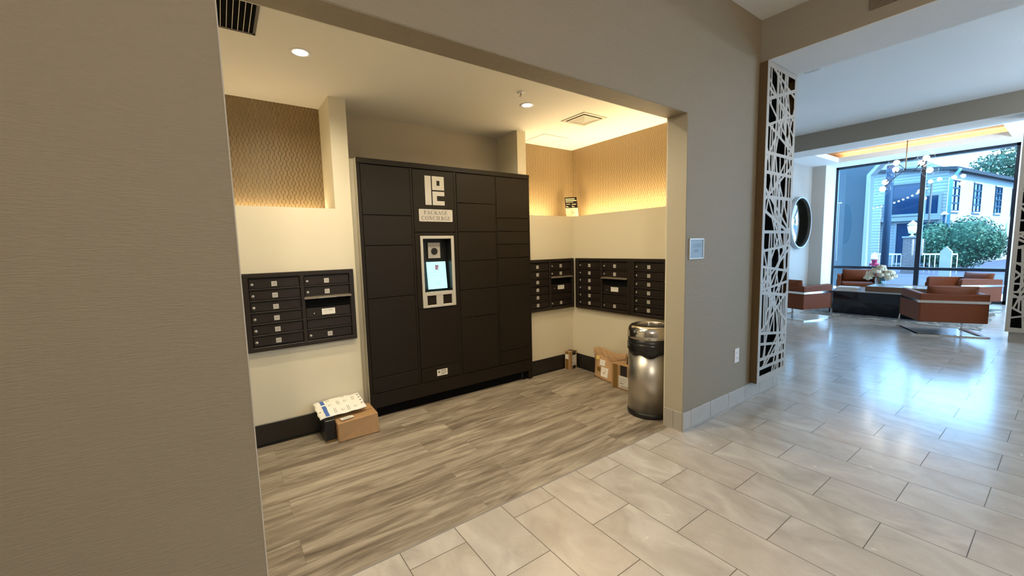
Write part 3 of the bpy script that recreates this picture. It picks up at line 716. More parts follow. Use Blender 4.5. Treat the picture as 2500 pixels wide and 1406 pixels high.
def small_box():
    root = thing('parcel_box', 'small upright brown box with black tape and a white label in the inner corner', 'box', (3.40, 3.565, 0), math.radians(8))
    MB().box(0, .135, 0, .085, 0, .225, bev=.003).build('carton', M['kraft'], root)
    MB().box(.048, .105, -.0015, .0, .0, .225).box(.048, .105, -.0015, .085, .225, .2265).build('black_tape', M['blacktape'], root)
    MB().box(-.0015, 0, .03, .07, 0, .225).build('brown_tape', M['tape'], root)
    lb = MB().box(.040, .118, -.0028, -.0016, .045, .175)
    for z, a, c in ((.150, .05, .085), (.14, .05, .08), (.125, .05, .075), (.115, .05, .07)): lb.box(a, c, -.0032, -.0028, z, z+.003, 1)
    lb.box(.045, .082, -.0032, -.0028, .083, .092, 1)
    for i in range(9): lb.box(.048+i*.0072, .0515+i*.0072, -.0032, -.0028, .052, .072, 1)
    for i in range(5): lb.box(.102, .110, -.0032, -.0028, .10+i*.014, .107+i*.014, 1)
    lb.box(-.0028, -.0016, .025, .075, .13, .19)
    lb.build('shipping_label', [M['label'], M['greyink']], root)
small_box()

def kraft_bag():
    root = thing('paper_mailer', 'creased kraft paper mailer bag with stickers leaning on the side wall', 'paper bag', (3.545, 2.99, 0))
    b = MB(); n, m_ = 14, 12; Wd = .46
    def P(u, v, side):
        th = .045*math.sin(PI*u)**.6*(1-.75*v)+.006; lean = -.085*(1-v)
        cx = lean-.0+.006*math.sin(9*u+5*v); y = (u-.5)*Wd*(1-.10*v*0)+.05*v*0-.06*v
        z = .318*v+.012*math.sin(7*u)*v
        return (cx-(th if side else 0), -y, z)
    vs = []
    for side in (0, 1): vs += [P(i/n, j/m_, side) for i in range(n+1) for j in range(m_+1)]
    N = (n+1)*(m_+1); fs = []
    for i in range(n):
        for j in range(m_):
            a = i*(m_+1)+j; fs += [(a, a+1, a+m_+2, a+m_+1), (N+a, N+a+m_+1, N+a+m_+2, N+a+1)]
    for i in range(n): a = i*(m_+1); fs.append((a, a+m_+1, N+a+m_+1, N+a)); a += m_; fs.append((a, N+a, N+a+m_+1, a+m_+1))
    for j in range(m_): fs.append((j, N+j, N+j+1, j+1)); a = n*(m_+1)+j; fs.append((a, a+1, N+a+1, N+a))
    b.add(vs, fs, 0, True); b.build('bag', M['kraft2'], root)
    # folded-over flap
    f = MB(); k = 9; vv = []; rnd = random.Random(9)
    for i in range(k+1):
        u = i/k; x, y, z = P(u, 1, 1); dz = .055+.045*math.sin(PI*min(1, u*1.15))
        vv += [(x+.006, y, z+.003*(i % 2)), (x-.010, y, z+.001), (x-.022-.006*(i % 2), y-.004, z-dz*.5+rnd.uniform(-.006, .006)), (x-.030, y-.010, z-dz)]
    f.add(vv, [(i*4+j, i*4+4+j, i*4+5+j, i*4+1+j) for i in range(k) for j in (0, 1, 2)], 0, False)
    fo = f.build('flap', M['kraft2'], root); sd = fo.modifiers.new('t', 'SOLIDIFY'); sd.thickness = .003
    def sticker(nm, mt, u0, u1, v0, v1, ink=False):
        q = MB(); A = [P(u, v, 1) for u, v in ((u0, v0), (u1, v0), (u1, v1), (u0, v1))]
        A = [(x-.007, y, z) for x, y, z in A]; q.add(A+[(x+.006, y, z) for x, y, z in A], [(0, 1, 2, 3), (7, 6, 5, 4), (0, 4, 5, 1), (1, 5, 6, 2), (2, 6, 7, 3), (3, 7, 4, 0)])
        q.build(nm, mt, root)
    sticker('yellow_sticker', M['yellow'], .10, .20, .62, .74)
    sticker('white_sticker', M['label'], .24, .40, .46, .64)
    sticker('brown_sticker', M['tape'], .14, .26, .25, .38)
    sticker('address_label', M['label'], .30, .52, .12, .42)
kraft_bag()
def side_carton():
    root = thing('shipping_carton', 'taped brown carton with a shipping label, half hidden behind the steel trash can', 'box', (3.33, 2.52, 0))
    MB().box(0, .08, 0, .335, 0, .262, bev=.003).build('carton', M['kraft'], root)
    MB().box(-.0016, 0, .255, .31, 0, .262).build('brown_tape', M['tape'], root)
    MB().box(-.0018, 0, .13, .215, .14, .262).build('black_tape', M['blacktape'], root)
    lb = MB().box(-.003, -.0018, .05, .235, .02, .15)
    lb.box(-.0034, -.003, .17, .22, .065, .073, 1).box(-.0034, -.003, .09, .12, .125, .132, 1)
    for i in range(14): lb.box(-.0034, -.003, .065+i*.011, .071+i*.011, .028, .045, 1)
    for i in range(5): lb.box(-.0034, -.003, .14, .22, .085+i*.009, .088+i*.009, 2)
    lb.build('shipping_label', [M['label'], M['greyink'], M['plate']], root)
side_carton()

def trash_can():
    root = thing('trash_can', 'round brushed steel trash can with domed open lid beside the right jamb', 'trash can', (3.072, 2.192, 0))
    MB().lathe([(0, 0), (.190, 0), (.193, .008), (.193, .040), (.187, .045)], seg=56).build('base_ring', M['black'], root)
    MB().lathe([(.187, .045), (.187, .60), (.184, .60)], seg=56).build('body', M['steel'], root)
    b = MB(); seg = 56; prof = [(.188, .66), (.193, .655), (.196, .63), (.193, .60)]
    vs = []
    for r, z in prof: vs += [(r*math.cos(2*PI*k/seg), r*math.sin(2*PI*k/seg), z) for k in range(seg)]
    vs += [((.197+.004*math.sin(11*2*PI*k/seg)+.003*math.sin(5*k))*math.cos(2*PI*k/seg), (.197+.004*math.sin(9*k))*math.sin(2*PI*k/seg), .578-.022*math.sin(2*PI*k/seg*2+.6)-.012*math.sin(7*2*PI*k/seg)) for k in range(seg)]
    b.add(vs, [(i*seg+(k+1) % seg, i*seg+k, (i+1)*seg+k, (i+1)*seg+(k+1) % seg) for i in range(4) for k in range(seg)], 0, True)
    lo = b.build('liner_bag', M['bag'], root); sd = lo.modifiers.new('t', 'SOLIDIFY'); sd.thickness = .002
    MB().lathe([(.184, .60), (.190, .645), (.190, .700), (.184, .702)], seg=56).build('collar', M['black'], root)
    MB().lathe([(.190, .698), (.195, .702), (.195, .730), (.192, .760), (.182, .788), (.165, .806), (.145, .813), (.134, .808), (.130, .798), (.130, .70)], seg=56, close=True).build('lid', mat('polished_steel', (.62, .59, .54), .16, 1, var=.05), root)
    MB().lathe([(.129, .79), (.129, .30), (0, .30)], seg=40).build('inner_bin', M['black'], root)
    T = frameT((-.158, -.109, .715), Vector((.57, -.82, 0)), (0, 0, 1))
    MB().box(-.012, .012, -.002, .002, 0, .003, T=frameT((-.160, -.111, .712), Vector((.57, -.82, 0)), (0, 0, 1))).build('badge', M['black'], root)
trash_can()

# ------------------------------------------------------------------ things on the walls
def flyer():
    root = thing('leaning_flyer', 'black and cream printed flyer propped in the corner of the lit ledge', 'flyer', (3.748, 3.852, ZL-.03), math.radians(-46))
    # thin folded card, facing local -y
    T = frameT((0, 0, 0), (1, 0, 0), Vector((-.10, .10, 1)).normalized())
    b = MB().box(-.078, .078, 0, .160, -.002, 0, T=T).box(-.078, .078, .160, .300, -.002, 0, 1, T=T)
    b.text('5G', .036, T @ Matrix.Translation((.010, .100, .0006)), 2)
    b.box(-.06, .03, .142, .148, 0, .0006, 3, T=T).box(-.03, .06, .126, .130, 0, .0006, 3, T=T)
    b.box(-.068, .050, .272, .283, 0, .0006, 0, T=T).box(-.068, .070, .250, .261, 0, .0006, 0, T=T).box(-.066, .028, .232, .240, 0, .0006, 3, T=T)
    b.box(-.064, -.014, .206, .213, 0, .0006, 3, T=T).box(.008, .060, .202, .212, 0, .0006, 3, T=T)
    b.prism([(-.066, .172), (-.030, .172), (-.066, .190)], 0, .0006, 'z', 0, T).prism([(.008, .172), (.045, .172), (.008, .190)], 0, .0006, 'z', 0, T)
    b.build('card', [mat('cream_card', (.50, .42, .28), .7), mat('black_card', (.010, .008, .006), .8, spec=.1), M['ink'], mat('card_grey', (.36, .30, .20), .7)], root)
flyer()
def wall_sign():
    root = thing('wall_sign', 'small silver framed room sign on the grey wall beside the opening', 'sign', (3.081, YF, 1.477))
    w_, h_ = .103, .083
    MB().box(-w_, w_, -.010, 0, -h_, -h_+.012, bev=.002).box(-w_, w_, -.010, 0, h_-.013, h_, bev=.002).box(-w_, -w_+.010, -.010, 0, -h_+.012, h_-.013).box(w_-.010, w_, -.010, 0, -h_+.012, h_-.013).build('frame', M['silver'], root)
    p = MB().box(-w_+.009, w_-.009, -.006, 0, -h_+.011, h_-.011)
    p.text('COFFEE', .038, frameT((.006, -.0065, .022), (1, 0, 0), (0, 0, 1)), 1).text('BAR', .034, frameT((.0, -.0065, -.018), (1, 0, 0), (0, 0, 1)), 1)
    p.build('plate', [M['frosted'], mat('sign_ink', (.12, .17, .21), .5)], root)
wall_sign()
def outlet():
    root = thing('power_outlet', 'white power outlet low on the grey wall near the cut metal screen', 'outlet', (3.799, YF, .481))
    MB().box(-.040, .040, -.006, 0, -.066, .066, bev=.002).build('cover_plate', M['white'], root)
    for z in (-.025, .025):
        s = MB().box(-.017, .017, -.008, -.006, z-.017, z+.017, bev=.001).box(-.008, -.005, -.0085, -.008, z-.004, z+.008, 1).box(.005, .008, -.0085, -.008, z-.004, z+.008, 1)
        s.build('socket', [M['white'], M['ink']], root)
outlet()

def lattice_screen(label, W, Z0, Z1, loc, rz, depth, seed):
    root = thing('decorative_screen', label, 'screen', loc, rz)
    rnd = random.Random(seed); fw = .045; TH = .004
    Hh = Z1-Z0
    x0, x1, z0, z1 = fw, W-fw, fw+.02, Hh-fw
    bars = []
    def clip(p, d):
        t0, t1 = -99, 99
        for a, lo, hi in ((0, x0, x1), (1, z0, z1)):
            if abs(d[a]) < 1e-6: continue
            u, v = (lo-p[a])/d[a], (hi-p[a])/d[a]; u, v = min(u, v), max(u, v); t0, t1 = max(t0, u), min(t1, v)
        return t0, t1
    def bar(p, ang, L, w_):
        d = (math.cos(ang), math.sin(ang)); c0, c1 = clip(p, d)
        bars.append([p, d, c0, c1, max(c0, -L/2), min(c1, L/2), w_])
    step = .118; n = int(Hh/step)
    for i in range(n):
        bar((W*rnd.uniform(.3, .7), z0+(i+rnd.uniform(.25, .75))*step), rnd.choice([0, 0, .08, -.12, .3, -.35, .55, -.6]), 3, rnd.uniform(.022, .032))
    for i in range(int(n*2.0)):
        bar((rnd.uniform(x0+.03, x1-.03), z0+(i+rnd.random())*(z1-z0)/(n*2.0)), PI/2+rnd.uniform(-.10, .10), rnd.uniform(.25, .6), rnd.uniform(.017, .024))
    for i in range(int(n*1.3)):
        bar((rnd.uniform(x0+.05, x1-.05), z0+(i+rnd.random())*(z1-z0)/(n*1.3)), PI/2+rnd.choice([-1, 1])*rnd.uniform(.25, .95), rnd.uniform(.3, .8), rnd.uniform(.019, .027))
    quads = []
    for k, (p, d, c0, c1, a0, a1, w_) in enumerate(bars):
        ts = []
        for m, (p2, d2, e0, e1, b0, b1, w2_) in enumerate(bars):
            cr = d[0]*d2[1]-d[1]*d2[0]
            if m == k or abs(cr) < .05: continue
            q = (p2[0]-p[0], p2[1]-p[1]); t = (q[0]*d2[1]-q[1]*d2[0])/cr; u = (q[0]*d[1]-q[1]*d[0])/cr
            if b0 <= u <= b1: ts.append(t)
        lo = max([t for t in ts if t <= a0]+[c0]); hi = min([t for t in ts if t >= a1]+[c1])
        lo -= .012 if lo == c0 else 0; hi += .012 if hi == c1 else 0
        nx_, nz_ = -d[1]*w_/2, d[0]*w_/2
        A, C_ = (p[0]+d[0]*lo, p[1]+d[1]*lo), (p[0]+d[0]*hi, p[1]+d[1]*hi)
        quads.append([(A[0]-nx_, A[1]-nz_), (C_[0]-nx_, C_[1]-nz_), (C_[0]+nx_, C_[1]+nz_), (A[0]+nx_, A[1]+nz_)])
    from mathutils.geometry import delaunay_2d_cdt
    cl = lambda v, a, c: min(max(v, a), c)
    V = []; Ed = []
    def loop(pts):
        k0 = len(V); V.extend(Vector((cl(x, 0, W), cl(z, 0, Hh))) for x, z in pts); Ed.extend((k0+i, k0+(i+1) % len(pts)) for i in range(len(pts)))
    loop([(0, 0), (W, 0), (W, Hh), (0, Hh)]); loop([(x0, z0), (x1, z0), (x1, z1), (x0, z1)])
    for q in quads: loop(q)
    ov, oe, of = delaunay_2d_cdt(V, Ed, [], 0, 1e-5)[:3]
    def inside(px, pz):
        if not (x0 < px < x1 and z0 < pz < z1): return True
        for q in quads:
            if all((q[(i+1) % 4][0]-q[i][0])*(pz-q[i][1])-(q[(i+1) % 4][1]-q[i][1])*(px-q[i][0]) >= 0 for i in range(4)): return True
        return False
    keep = [f for f in of if 0 <= sum(ov[i].x for i in f)/3 and inside(sum(ov[i].x for i in f)/len(f), sum(ov[i].y for i in f)/len(f))]
    N_ = len(ov); vs = [(v.x, -TH, v.y) for v in ov]+[(v.x, 0, v.y) for v in ov]; fs = []; ec = {}
    for f in keep:
        fs.append(tuple(f)); fs.append(tuple(i+N_ for i in reversed(f)))
        for a, c in zip(f, list(f[1:])+[f[0]]): ec[(a, c)] = 1
    for (a, c) in ec:
        if (c, a) not in ec: fs.append((c, a, a+N_, c+N_))
    b = MB().add(vs, fs)
    b.build('cut_metal_panel', M['screenface'], root)
    MB().box(.012, W-.012, depth-.006, depth-.002, .02, Hh-.02).build('backing_board', M['dark'], root)
    MB().box(0, .010, .0005, depth-.002, 0, Hh).box(W-.010, W, .0005, depth-.002, 0, Hh).box(.010, W-.010, .0005, depth-.002, Hh-.01, Hh).box(.010, W-.010, .0005, depth-.002, 0, .01).build('box_frame', M['screenside'], root)
    s = MB()
    for z in (.05, Hh*.33, Hh*.66, Hh-.05):
        for x in (.02, W-.02): s.lathe([(0, 0), (.006, 0), (.005, .003), (0, .003)], seg=8, T=frameT((x, -TH, z), (1, 0, 0), (0, 0, 1)))
    s.build('screws', M['steel'], root)
lattice_screen('tall cut metal screen box mounted on the end of the grey wall beside the outlet', .628, .168, 3.112, (4.062, 1.712, .168), 0, .068, 5)
lattice_screen('tall cut metal screen on the far column beside the armchairs', .76, .155, 3.17, (9.03, .545, .155), -PI/2, .068, 11)

# ------------------------------------------------------------------ ceiling fittings
def downlight(x, y, z, label, power=38, cc=(1, .85, .60), spot=True, grp=None, cone=150):
    root = thing('recessed_downlight', label, 'light', (x, y, z), 0, grp)
    MB().lathe([(.045, -.002), (.062, -.006), (.066, -.003), (.066, 0)], seg=28, close=True).build('trim_ring', M['white'], root)
    MB().lathe([(0, -.001), (.046, -.001), (.040, -.004), (0, -.004)], seg=24).build('lens', M['can_glow'], root)
    lamp('downlight_beam', 'SPOT', (x, y, z-.012), power, cc, .04, spot=math.radians(cone), blend=.9)
downlight(.517, 2.995, ZN, 'glowing recessed downlight in the nook ceiling between the black grille and the papered wall', 88, cone=165)
downlight(2.359, 2.997, ZN, 'glowing recessed downlight in the nook ceiling beside the sprinkler', 76, cone=160)
for x in (.9, 1.95):  # unseen pair added to lift the nook ceiling and alcove
    downlight(x, 2.28, ZN, 'added downlight hidden above the header, brightening the nook', 80, cone=168, grp='added nook downlights behind the header')
def sprinkler(x, y, z, label):
    root = thing('fire_sprinkler', label, 'sprinkler', (x, y, z))
    MB().lathe([(0, 0), (.036, 0), (.034, -.006), (.018, -.010), (0, -.010)][::-1], seg=20).build('escutcheon', M['white'], root)
    MB().lathe([(0, -.034), (.016, -.033), (.016, -.031), (.004, -.030), (.005, -.010), (0, -.010)], seg=12).build('sprinkler_head', M['steel'], root)
sprinkler(2.124, 2.777, ZN, 'small white sprinkler in the nook ceiling near the second downlight')
sprinkler(11.12, 1.765, ZC, 'small white sprinkler in the sunroom ceiling beside the tray opening')
def diffuser():
    root = thing('ceiling_diffuser', 'square stepped white air diffuser in the nook ceiling near the lit wallpaper', 'vent', (3.105, 3.02, ZN))
    h = .165
    MB().box(-h, h, -h, -h+.03, -.008, 0, bev=.002).box(-h, h, h-.03, h, -.008, 0, bev=.002).box(-h, -h+.03, -h+.03, h-.03, -.008, 0, bev=.002).box(h-.03, h, -h+.03, h-.03, -.008, 0, bev=.002).box(-h+.03, h-.03, -h+.03, h-.03, -.002, -.001, 1).build('frame', [M['vent'], M['dark']], root)
    for i, r in enumerate((.118, .094, .070, .046)):
        b = MB(); z1, z0 = -.010-.004*i, -.014-.004*i
        a = r; c = r-.017
        q = [(-a, -a), (a, -a), (a, a), (-a, a)]; p = [(-c, -c), (c, -c), (c, c), (-c, c)]
        vs = [(x, y, z1) for x, y in q]+[(x, y, z0) for x, y in p]+[(x, y, z1+.002) for x, y in q]+[(x, y, z0+.002) for x, y in p]
        fs = []
        for k in range(4): l = (k+1) % 4; fs += [(k, l, 4+l, 4+k), (8+k, 12+k, 12+l, 8+l), (k, 8+k, 8+l, l), (4+k, 4+l, 12+l, 12+k)]
        b.add(vs, fs); b.build('louver', M['vent'], root)
    MB().box(-.026, .026, -.026, .026, -.030, -.020, bev=.004).build('center_plate', M['vent'], root)
diffuser()
def hatch():
    root = thing('access_panel', 'flush square access panel in the nook ceiling in the lit corner', 'panel', (3.275, 3.81, ZN))
    h = .18
    MB().box(-h, h, -h, -h+.006, -.003, 0, 1).box(-h, h, h-.006, h, -.003, 0, 1).box(-h, -h+.006, -h, h, -.003, 0, 1).box(h-.006, h, -h, h, -.003, 0, 1).box(-h+.006, h-.006, -h+.006, h-.006, -.002, 0).build('panel', [M['ceil'], M['beam']], root)
hatch()
def grille():
    root = thing('return_grille', 'black slotted air grille in the nook ceiling above the left wall edge', 'vent', (-.33, 2.29, ZN))
    W_, D_ = .595, .60
    MB().box(0, W_, 0, D_, -.003, 0).build('duct', M['dark'], root)
    b = MB().box(0, W_, 0, .02, -.010, 0).box(0, W_, D_-.02, D_, -.010, 0).box(0, .02, 0, D_, -.010, 0).box(W_-.014, W_, 0, D_, -.010, 0)
    b.build('frame', M['blackbase'], root)
    k = 0; x = .03
    while x < W_-.02:
        MB().box(x, x+.003, .02, D_-.02, -.010, -.003).build('slat', M['vent'], root); x += .0265
grille()
def beam_grille():
    root = thing('beam_air_grille', 'brown painted air grille on the side face of the ceiling beam', 'vent', (XB0, .16, 3.215))
    b = MB().box(-.010, 0, 0, .87, 0, .22, bev=.002)
    for i in range(11): b.box(-.013, -.010, .02, .85, .018+i*.018, .026+i*.018)
    b.build('grille', mat('grille_paint', (.17, .13, .095), .6), root)
beam_grille()
def lobby_vent():
    root = thing('ceiling_vent', 'small white louvered vent in the lobby ceiling just behind the cut metal screen', 'vent', (5.62, 1.94, ZC))
    b = MB().box(-.16, .16, -.09, .09, -.006, 0, bev=.002)
    b.build('frame', M['white'], root)
    s = MB()
    for i in range(7): s.box(-.14, .14, -.07+i*.022, -.062+i*.022, -.014, -.006)
    s.build('louvers', M['steel'], root)
lobby_vent()
# warm strips behind the ledge lip
def led(x0, x1, y0, y1, z, label, power, col=(1, .79, .47)):
    root = thing('led_strip', label, 'light strip', ((x0+x1)/2, (y0+y1)/2, z))
    MB().box(-(x1-x0)/2, (x1-x0)/2, -(y1-y0)/2, (y1-y0)/2, 0, .008).build('diffuser', M['led'], root)
    lamp('strip_light', 'AREA', ((x0+x1)/2, (y0+y1)/2, z+.012), power, col, x1-x0, y1-y0, rot=(PI, 0, 0))
led(2.90, 3.54, YR-.15, YR-.12, ZL-.03, 'hidden warm light strip on the back wall ledge in the papered corner', 10)
led(XR-.15, XR-.12, 2.0, YR-.2, ZL-.03, 'hidden warm light strip along the side wall ledge under the wallpaper', 29)
led(-.45, .78, YR-.06, YR-.03, ZL-.03, 'dim warm light strip on the ledge below the dark papered panel', 3.0)
# tray cove strips
for (x0, x1, y0, y1, t_) in ((TX1+.20, TX1+.23, TY0, TY1, 'window side'), (TX0-.23, TX0-.20, TY0, TY1, 'room side')):
    led(x0, x1, y0, y1, ZC+.121, 'hidden warm light strip in the ceiling tray, %s' % t_, 6, (1, .66, .36))
# added fill lamps for foyer and lobby, behind and beside the camera
def pendant(x, y, z, power, color, label, grp, r=.16):
    root = thing('added_pendant', label, 'pendant light', (x, y, 0), 0, grp)
    MB().tube([(0, 0, z+r), (0, 0, ZC-.03)], .006, 6).build('cord', M['black'], root)
    MB().lathe([(0, ZC-.03), (.05, ZC-.03), (.05, ZC), (0, ZC)], seg=16).build('canopy', M['brass'], root)
    MB().ball((0, 0, z), r, seg=20).build('globe', M['globe'], root)
    MB().ball((0, 0, z), r*.3, seg=12).build('bulb', M['bulb'], root)
    lamp('pendant_fill', 'POINT', (x, y, z), power, color, r*.8)
for x, y, p in ((-.6, -1.7, 190), (3.0, -1.3, 40)):  # added pendants, out of view, to brighten foyer walls and ceiling
    pendant(x, y, 3.22, p, (1, .88, .71), 'added globe pendant out of view, brightening the foyer', 'added foyer pendants')
for x, y, z, p in ((7.7, -1.2, 3.0, 90), (7.7, -3.2, 3.0, 70), (11.6, -1.1, 2.6, 320)):  # added pendants, out of view, to brighten lobby and sunroom ceilings
    pendant(x, y, z, p, (.88, .95, 1), 'added globe pendant out of view, brightening the lobby', 'added lobby pendants')
for x, y, p in ((.25, .15, 190), (1.2, -.25, 110), (1.0, -1.9, 120)):  # added downlights, out of view, to brighten the foyer floor
    downlight(x, y, ZC, 'added downlight out of view in the foyer ceiling', p, (1, .91, .76), grp='added foyer ceiling downlights', cone=68)

# ------------------------------------------------------------------ chandelier
def chandelier():
    cx, cy = 12.0, 2.27
    root = thing('bubble_chandelier', 'branching chandelier of clear glass globes hanging in front of the big window', 'chandelier', (cx, cy, 0))
    MB().lathe([(0, TZ-.03), (.06, TZ-.03), (.06, TZ), (0, TZ)], seg=20).build('canopy', M['brass'], root)
    MB().tube([(0, 0, 3.0), (0, 0, TZ-.03)], .009, 8).build('rod', M['brass'], root)
    globes = [(-.05, .34, 2.60), (.22, .20, 3.02), (-.25, .10, 3.10), (.10, -.22, 3.08), (-.22, -.34, 3.12), (.05, -.36, 2.90), (.30, .38, 2.78)]
    hub = (0, 0, 2.97)
    arms = MB(); arms.ball(hub, .025, seg=10)
    mids = [(.05, .16, 2.84), (-.04, -.14, 2.92)]
    for m_ in mids: arms.tube([hub, m_], .006, 6)
    for k, g in enumerate(globes):
        src = mids[0] if g[1] > .15 else (mids[1] if g[1] < 0 else hub)
        d = (Vector(g)-Vector(src)); e_ = Vector(g)-d.normalized()*.09
        arms.tube([src, e_], .006, 6)
        arms.tube([e_, e_+d.normalized()*.05], .016, 8)
    arms.build('arms', mat('dark_bronze', (.03, .03, .035), .4, .5), root)
    for g in globes:
        gl = MB().ball(g, .135, seg=24).build('glass_globe', M['globe'], root)
        MB().ball(g, .055, seg=12).build('bulb', M['bulb'], gl)
chandelier()

# ------------------------------------------------------------------ lounge furniture
def armchair(label, x, y, deg):
    root = thing('armchair', label, 'armchair', (x, y, 0), math.radians(deg), 'leather armchairs around the coffee table')
    return root
def armchair_parts(root):
    D, Wd, zb, zt = .37, .385, .215, .665
    def side(sg):
        poly = [(-D, zb), (D-.01, zb), (D, zb+.02)]
        for i in range(7): a = i*PI/12; poly.append((D-.06+.06*math.cos(a), zt+.015-.06+.06*math.sin(a)))
        poly.append((-D, zt-.01))
        y0, y1 = (Wd-.075, Wd) if sg > 0 else (-Wd, -Wd+.075)
        return MB().prism(poly, y0, y1, 'y')
    side(1).build('arm', M['leather'], root, bevel=.012); side(-1).build('arm', M['leather'], root, bevel=.012)
    MB().box(-D-.001, -D+.075, -Wd+.003, Wd-.003, zb, zt-.012).build('back', M['leather'], root, bevel=.012)
    MB().box(-D+.075, D-.03, -Wd+.076, Wd-.076, zb, .36).build('seat_base', M['leather'], root, bevel=.01)
    MB().box(-D+.10, D+.01, -Wd+.08, Wd-.08, .362, .475, bev=.03).build('seat_cushion', M['leather'], root, bevel=.01)
    T = Matrix.Translation((-D+.12, 0, .47)) @ Matrix.Rotation(math.radians(-10), 4, 'Y')
    c = MB(); n = 10; vs = []; fs = []
    for s_ in (0, 1):
        for i in range(n+1):
            for j in range(n+1):
                u, v = i/n, j/n; pf = (math.sin(PI*u)*math.sin(PI*v))**.45
                vs.append(((.075*pf+.012)*(1 if s_ else -1), (u-.5)*.57, v*.30))
    K = (n+1)**2
    for i in range(n):
        for j in range(n): a = i*(n+1)+j; fs += [(a, a+1, a+n+2, a+n+1), (K+a, K+a+n+1, K+a+n+2, K+a+1)]
    for i in range(n):
        for a in (i*(n+1),): fs.append((a, a+n+1, K+a+n+1, K+a))
        a = i*(n+1)+n; fs.append((a, K+a, K+a+n+1, a+n+1))
        fs.append((i, K+i, K+i+1, i+1)); a = n*(n+1)+i; fs.append((a, a+1, K+a+1, K+a))
    c.add(vs, fs, 0, True, T); c.build('back_cushion', M['leather'], root)
    f = MB(); w_, zz = .042, .532; yo = Wd+.006; xo = D+.012
    for sg in (-1, 1):
        f.box(-xo, xo, sg*yo-.006, sg*yo+.006, zz-.019, zz+.019)
        f.box(xo-.038, xo+.0005, sg*yo-.0065, sg*yo+.0065, .020, zz+.0185)
        f.box(-xo, xo, sg*(yo)-.024, sg*(yo)+.024, 0, .020)
    f.box(-xo, -xo+.012, -yo+.006, yo-.006, zz-.019, zz+.019)
    f.box(-xo, -xo+.040, -yo+.024, yo-.024, 0, .020)
    f.build('chrome_frame', M['chrome'], root)
A1 = armchair('cognac leather armchair seen from behind, beside the far screened column', 9.315, 1.225, 27.6); armchair_parts(A1)
for lab, x, y, deg in (
    ('cognac leather armchair half hidden behind the cut metal screen, under the round mirror', 9.29, 3.20, -18),
    ('cognac leather armchair facing the room beyond the coffee table, left of the flowers', 12.62, 3.12, 196),
    ('cognac leather armchair by the window behind the coffee table, next to the far column', 12.42, 1.36, 139)):
    c = copy_tree(A1); c.location = (x, y, .004 if x > 12 else 0); c.rotation_euler = (0, 0, math.radians(deg)); c['label'] = lab
def coffee_table():
    root = thing('coffee_table', 'low black faceted coffee table on the rug among the armchairs', 'table', (10.35, 1.35, .004))
    Lx, Ly = .95, 1.65; z0, zt = 0, .451
    b = MB()
    F = [(0, 0), (0, Ly*.45), (0, Ly), (Lx, Ly), (Lx, 0)]
    vs = [(x, y, z0) for x, y in F]+[(x-(.0), y, zt) for x, y in F]
    # front facets
    vs += [(-.06, Ly*.34, .24), (-.03, Ly*.72, .30)]
    b.add(vs, [(4, 3, 2, 1, 0), (5, 6, 7, 8, 9), (2, 3, 8, 7), (3, 4, 9, 8), (4, 0, 5, 9), (0, 10, 5), (0, 1, 10), (5, 10, 6), (10, 11, 6), (10, 1, 11), (1, 2, 11), (6, 11, 7), (11, 2, 7)])
    b.build('faceted_base', M['glossblack'], root)
    MB().box(-.02, Lx+.02, -.02, Ly+.02, zt, zt+.022, bev=.003).build('tabletop', mat('light_edge_top', (.40, .40, .40), .15, .3), root)
    return root
coffee_table()
tr = thing('serving_tray', 'walnut box tray on the coffee table under the flower vase', 'tray', (10.45, 1.45, .477))
MB().box(0, .70, 0, 1.0, 0, .012).box(0, .02, 0, 1.0, .012, .10, bev=.002).box(.68, .70, 0, 1.0, .012, .10, bev=.002).box(.02, .68, 0, .02, .012, .10, bev=.002).box(.02, .68, .98, 1.0, .012, .10, bev=.002).build('box', M['wood'], tr)
MB().box(.021, .679, .021, .979, .086, .094).build('lid_glass', mat('pale_tray_top', (.55, .58, .60), .12), tr)
for i, (z, dx, lab) in enumerate(((.477, 0, 'grey covered book, bottom of the two on the coffee table'), (.507, .01, 'white covered book on top of the pair on the coffee table'))):
    bk = thing('coffee_table_book', lab, 'book', (10.50+dx, 2.58+dx, z), .05, 'books on the coffee table')
    MB().box(0, .26, 0, .34, 0, .004).box(0, .26, 0, .34, .024, .028).box(.255, .26, 0, .34, 0, .028).build('cover', M['white'] if i else M['greyfab'], bk)
    MB().box(.004, .255, .005, .335, .004, .024).build('pages', M['label'], bk)
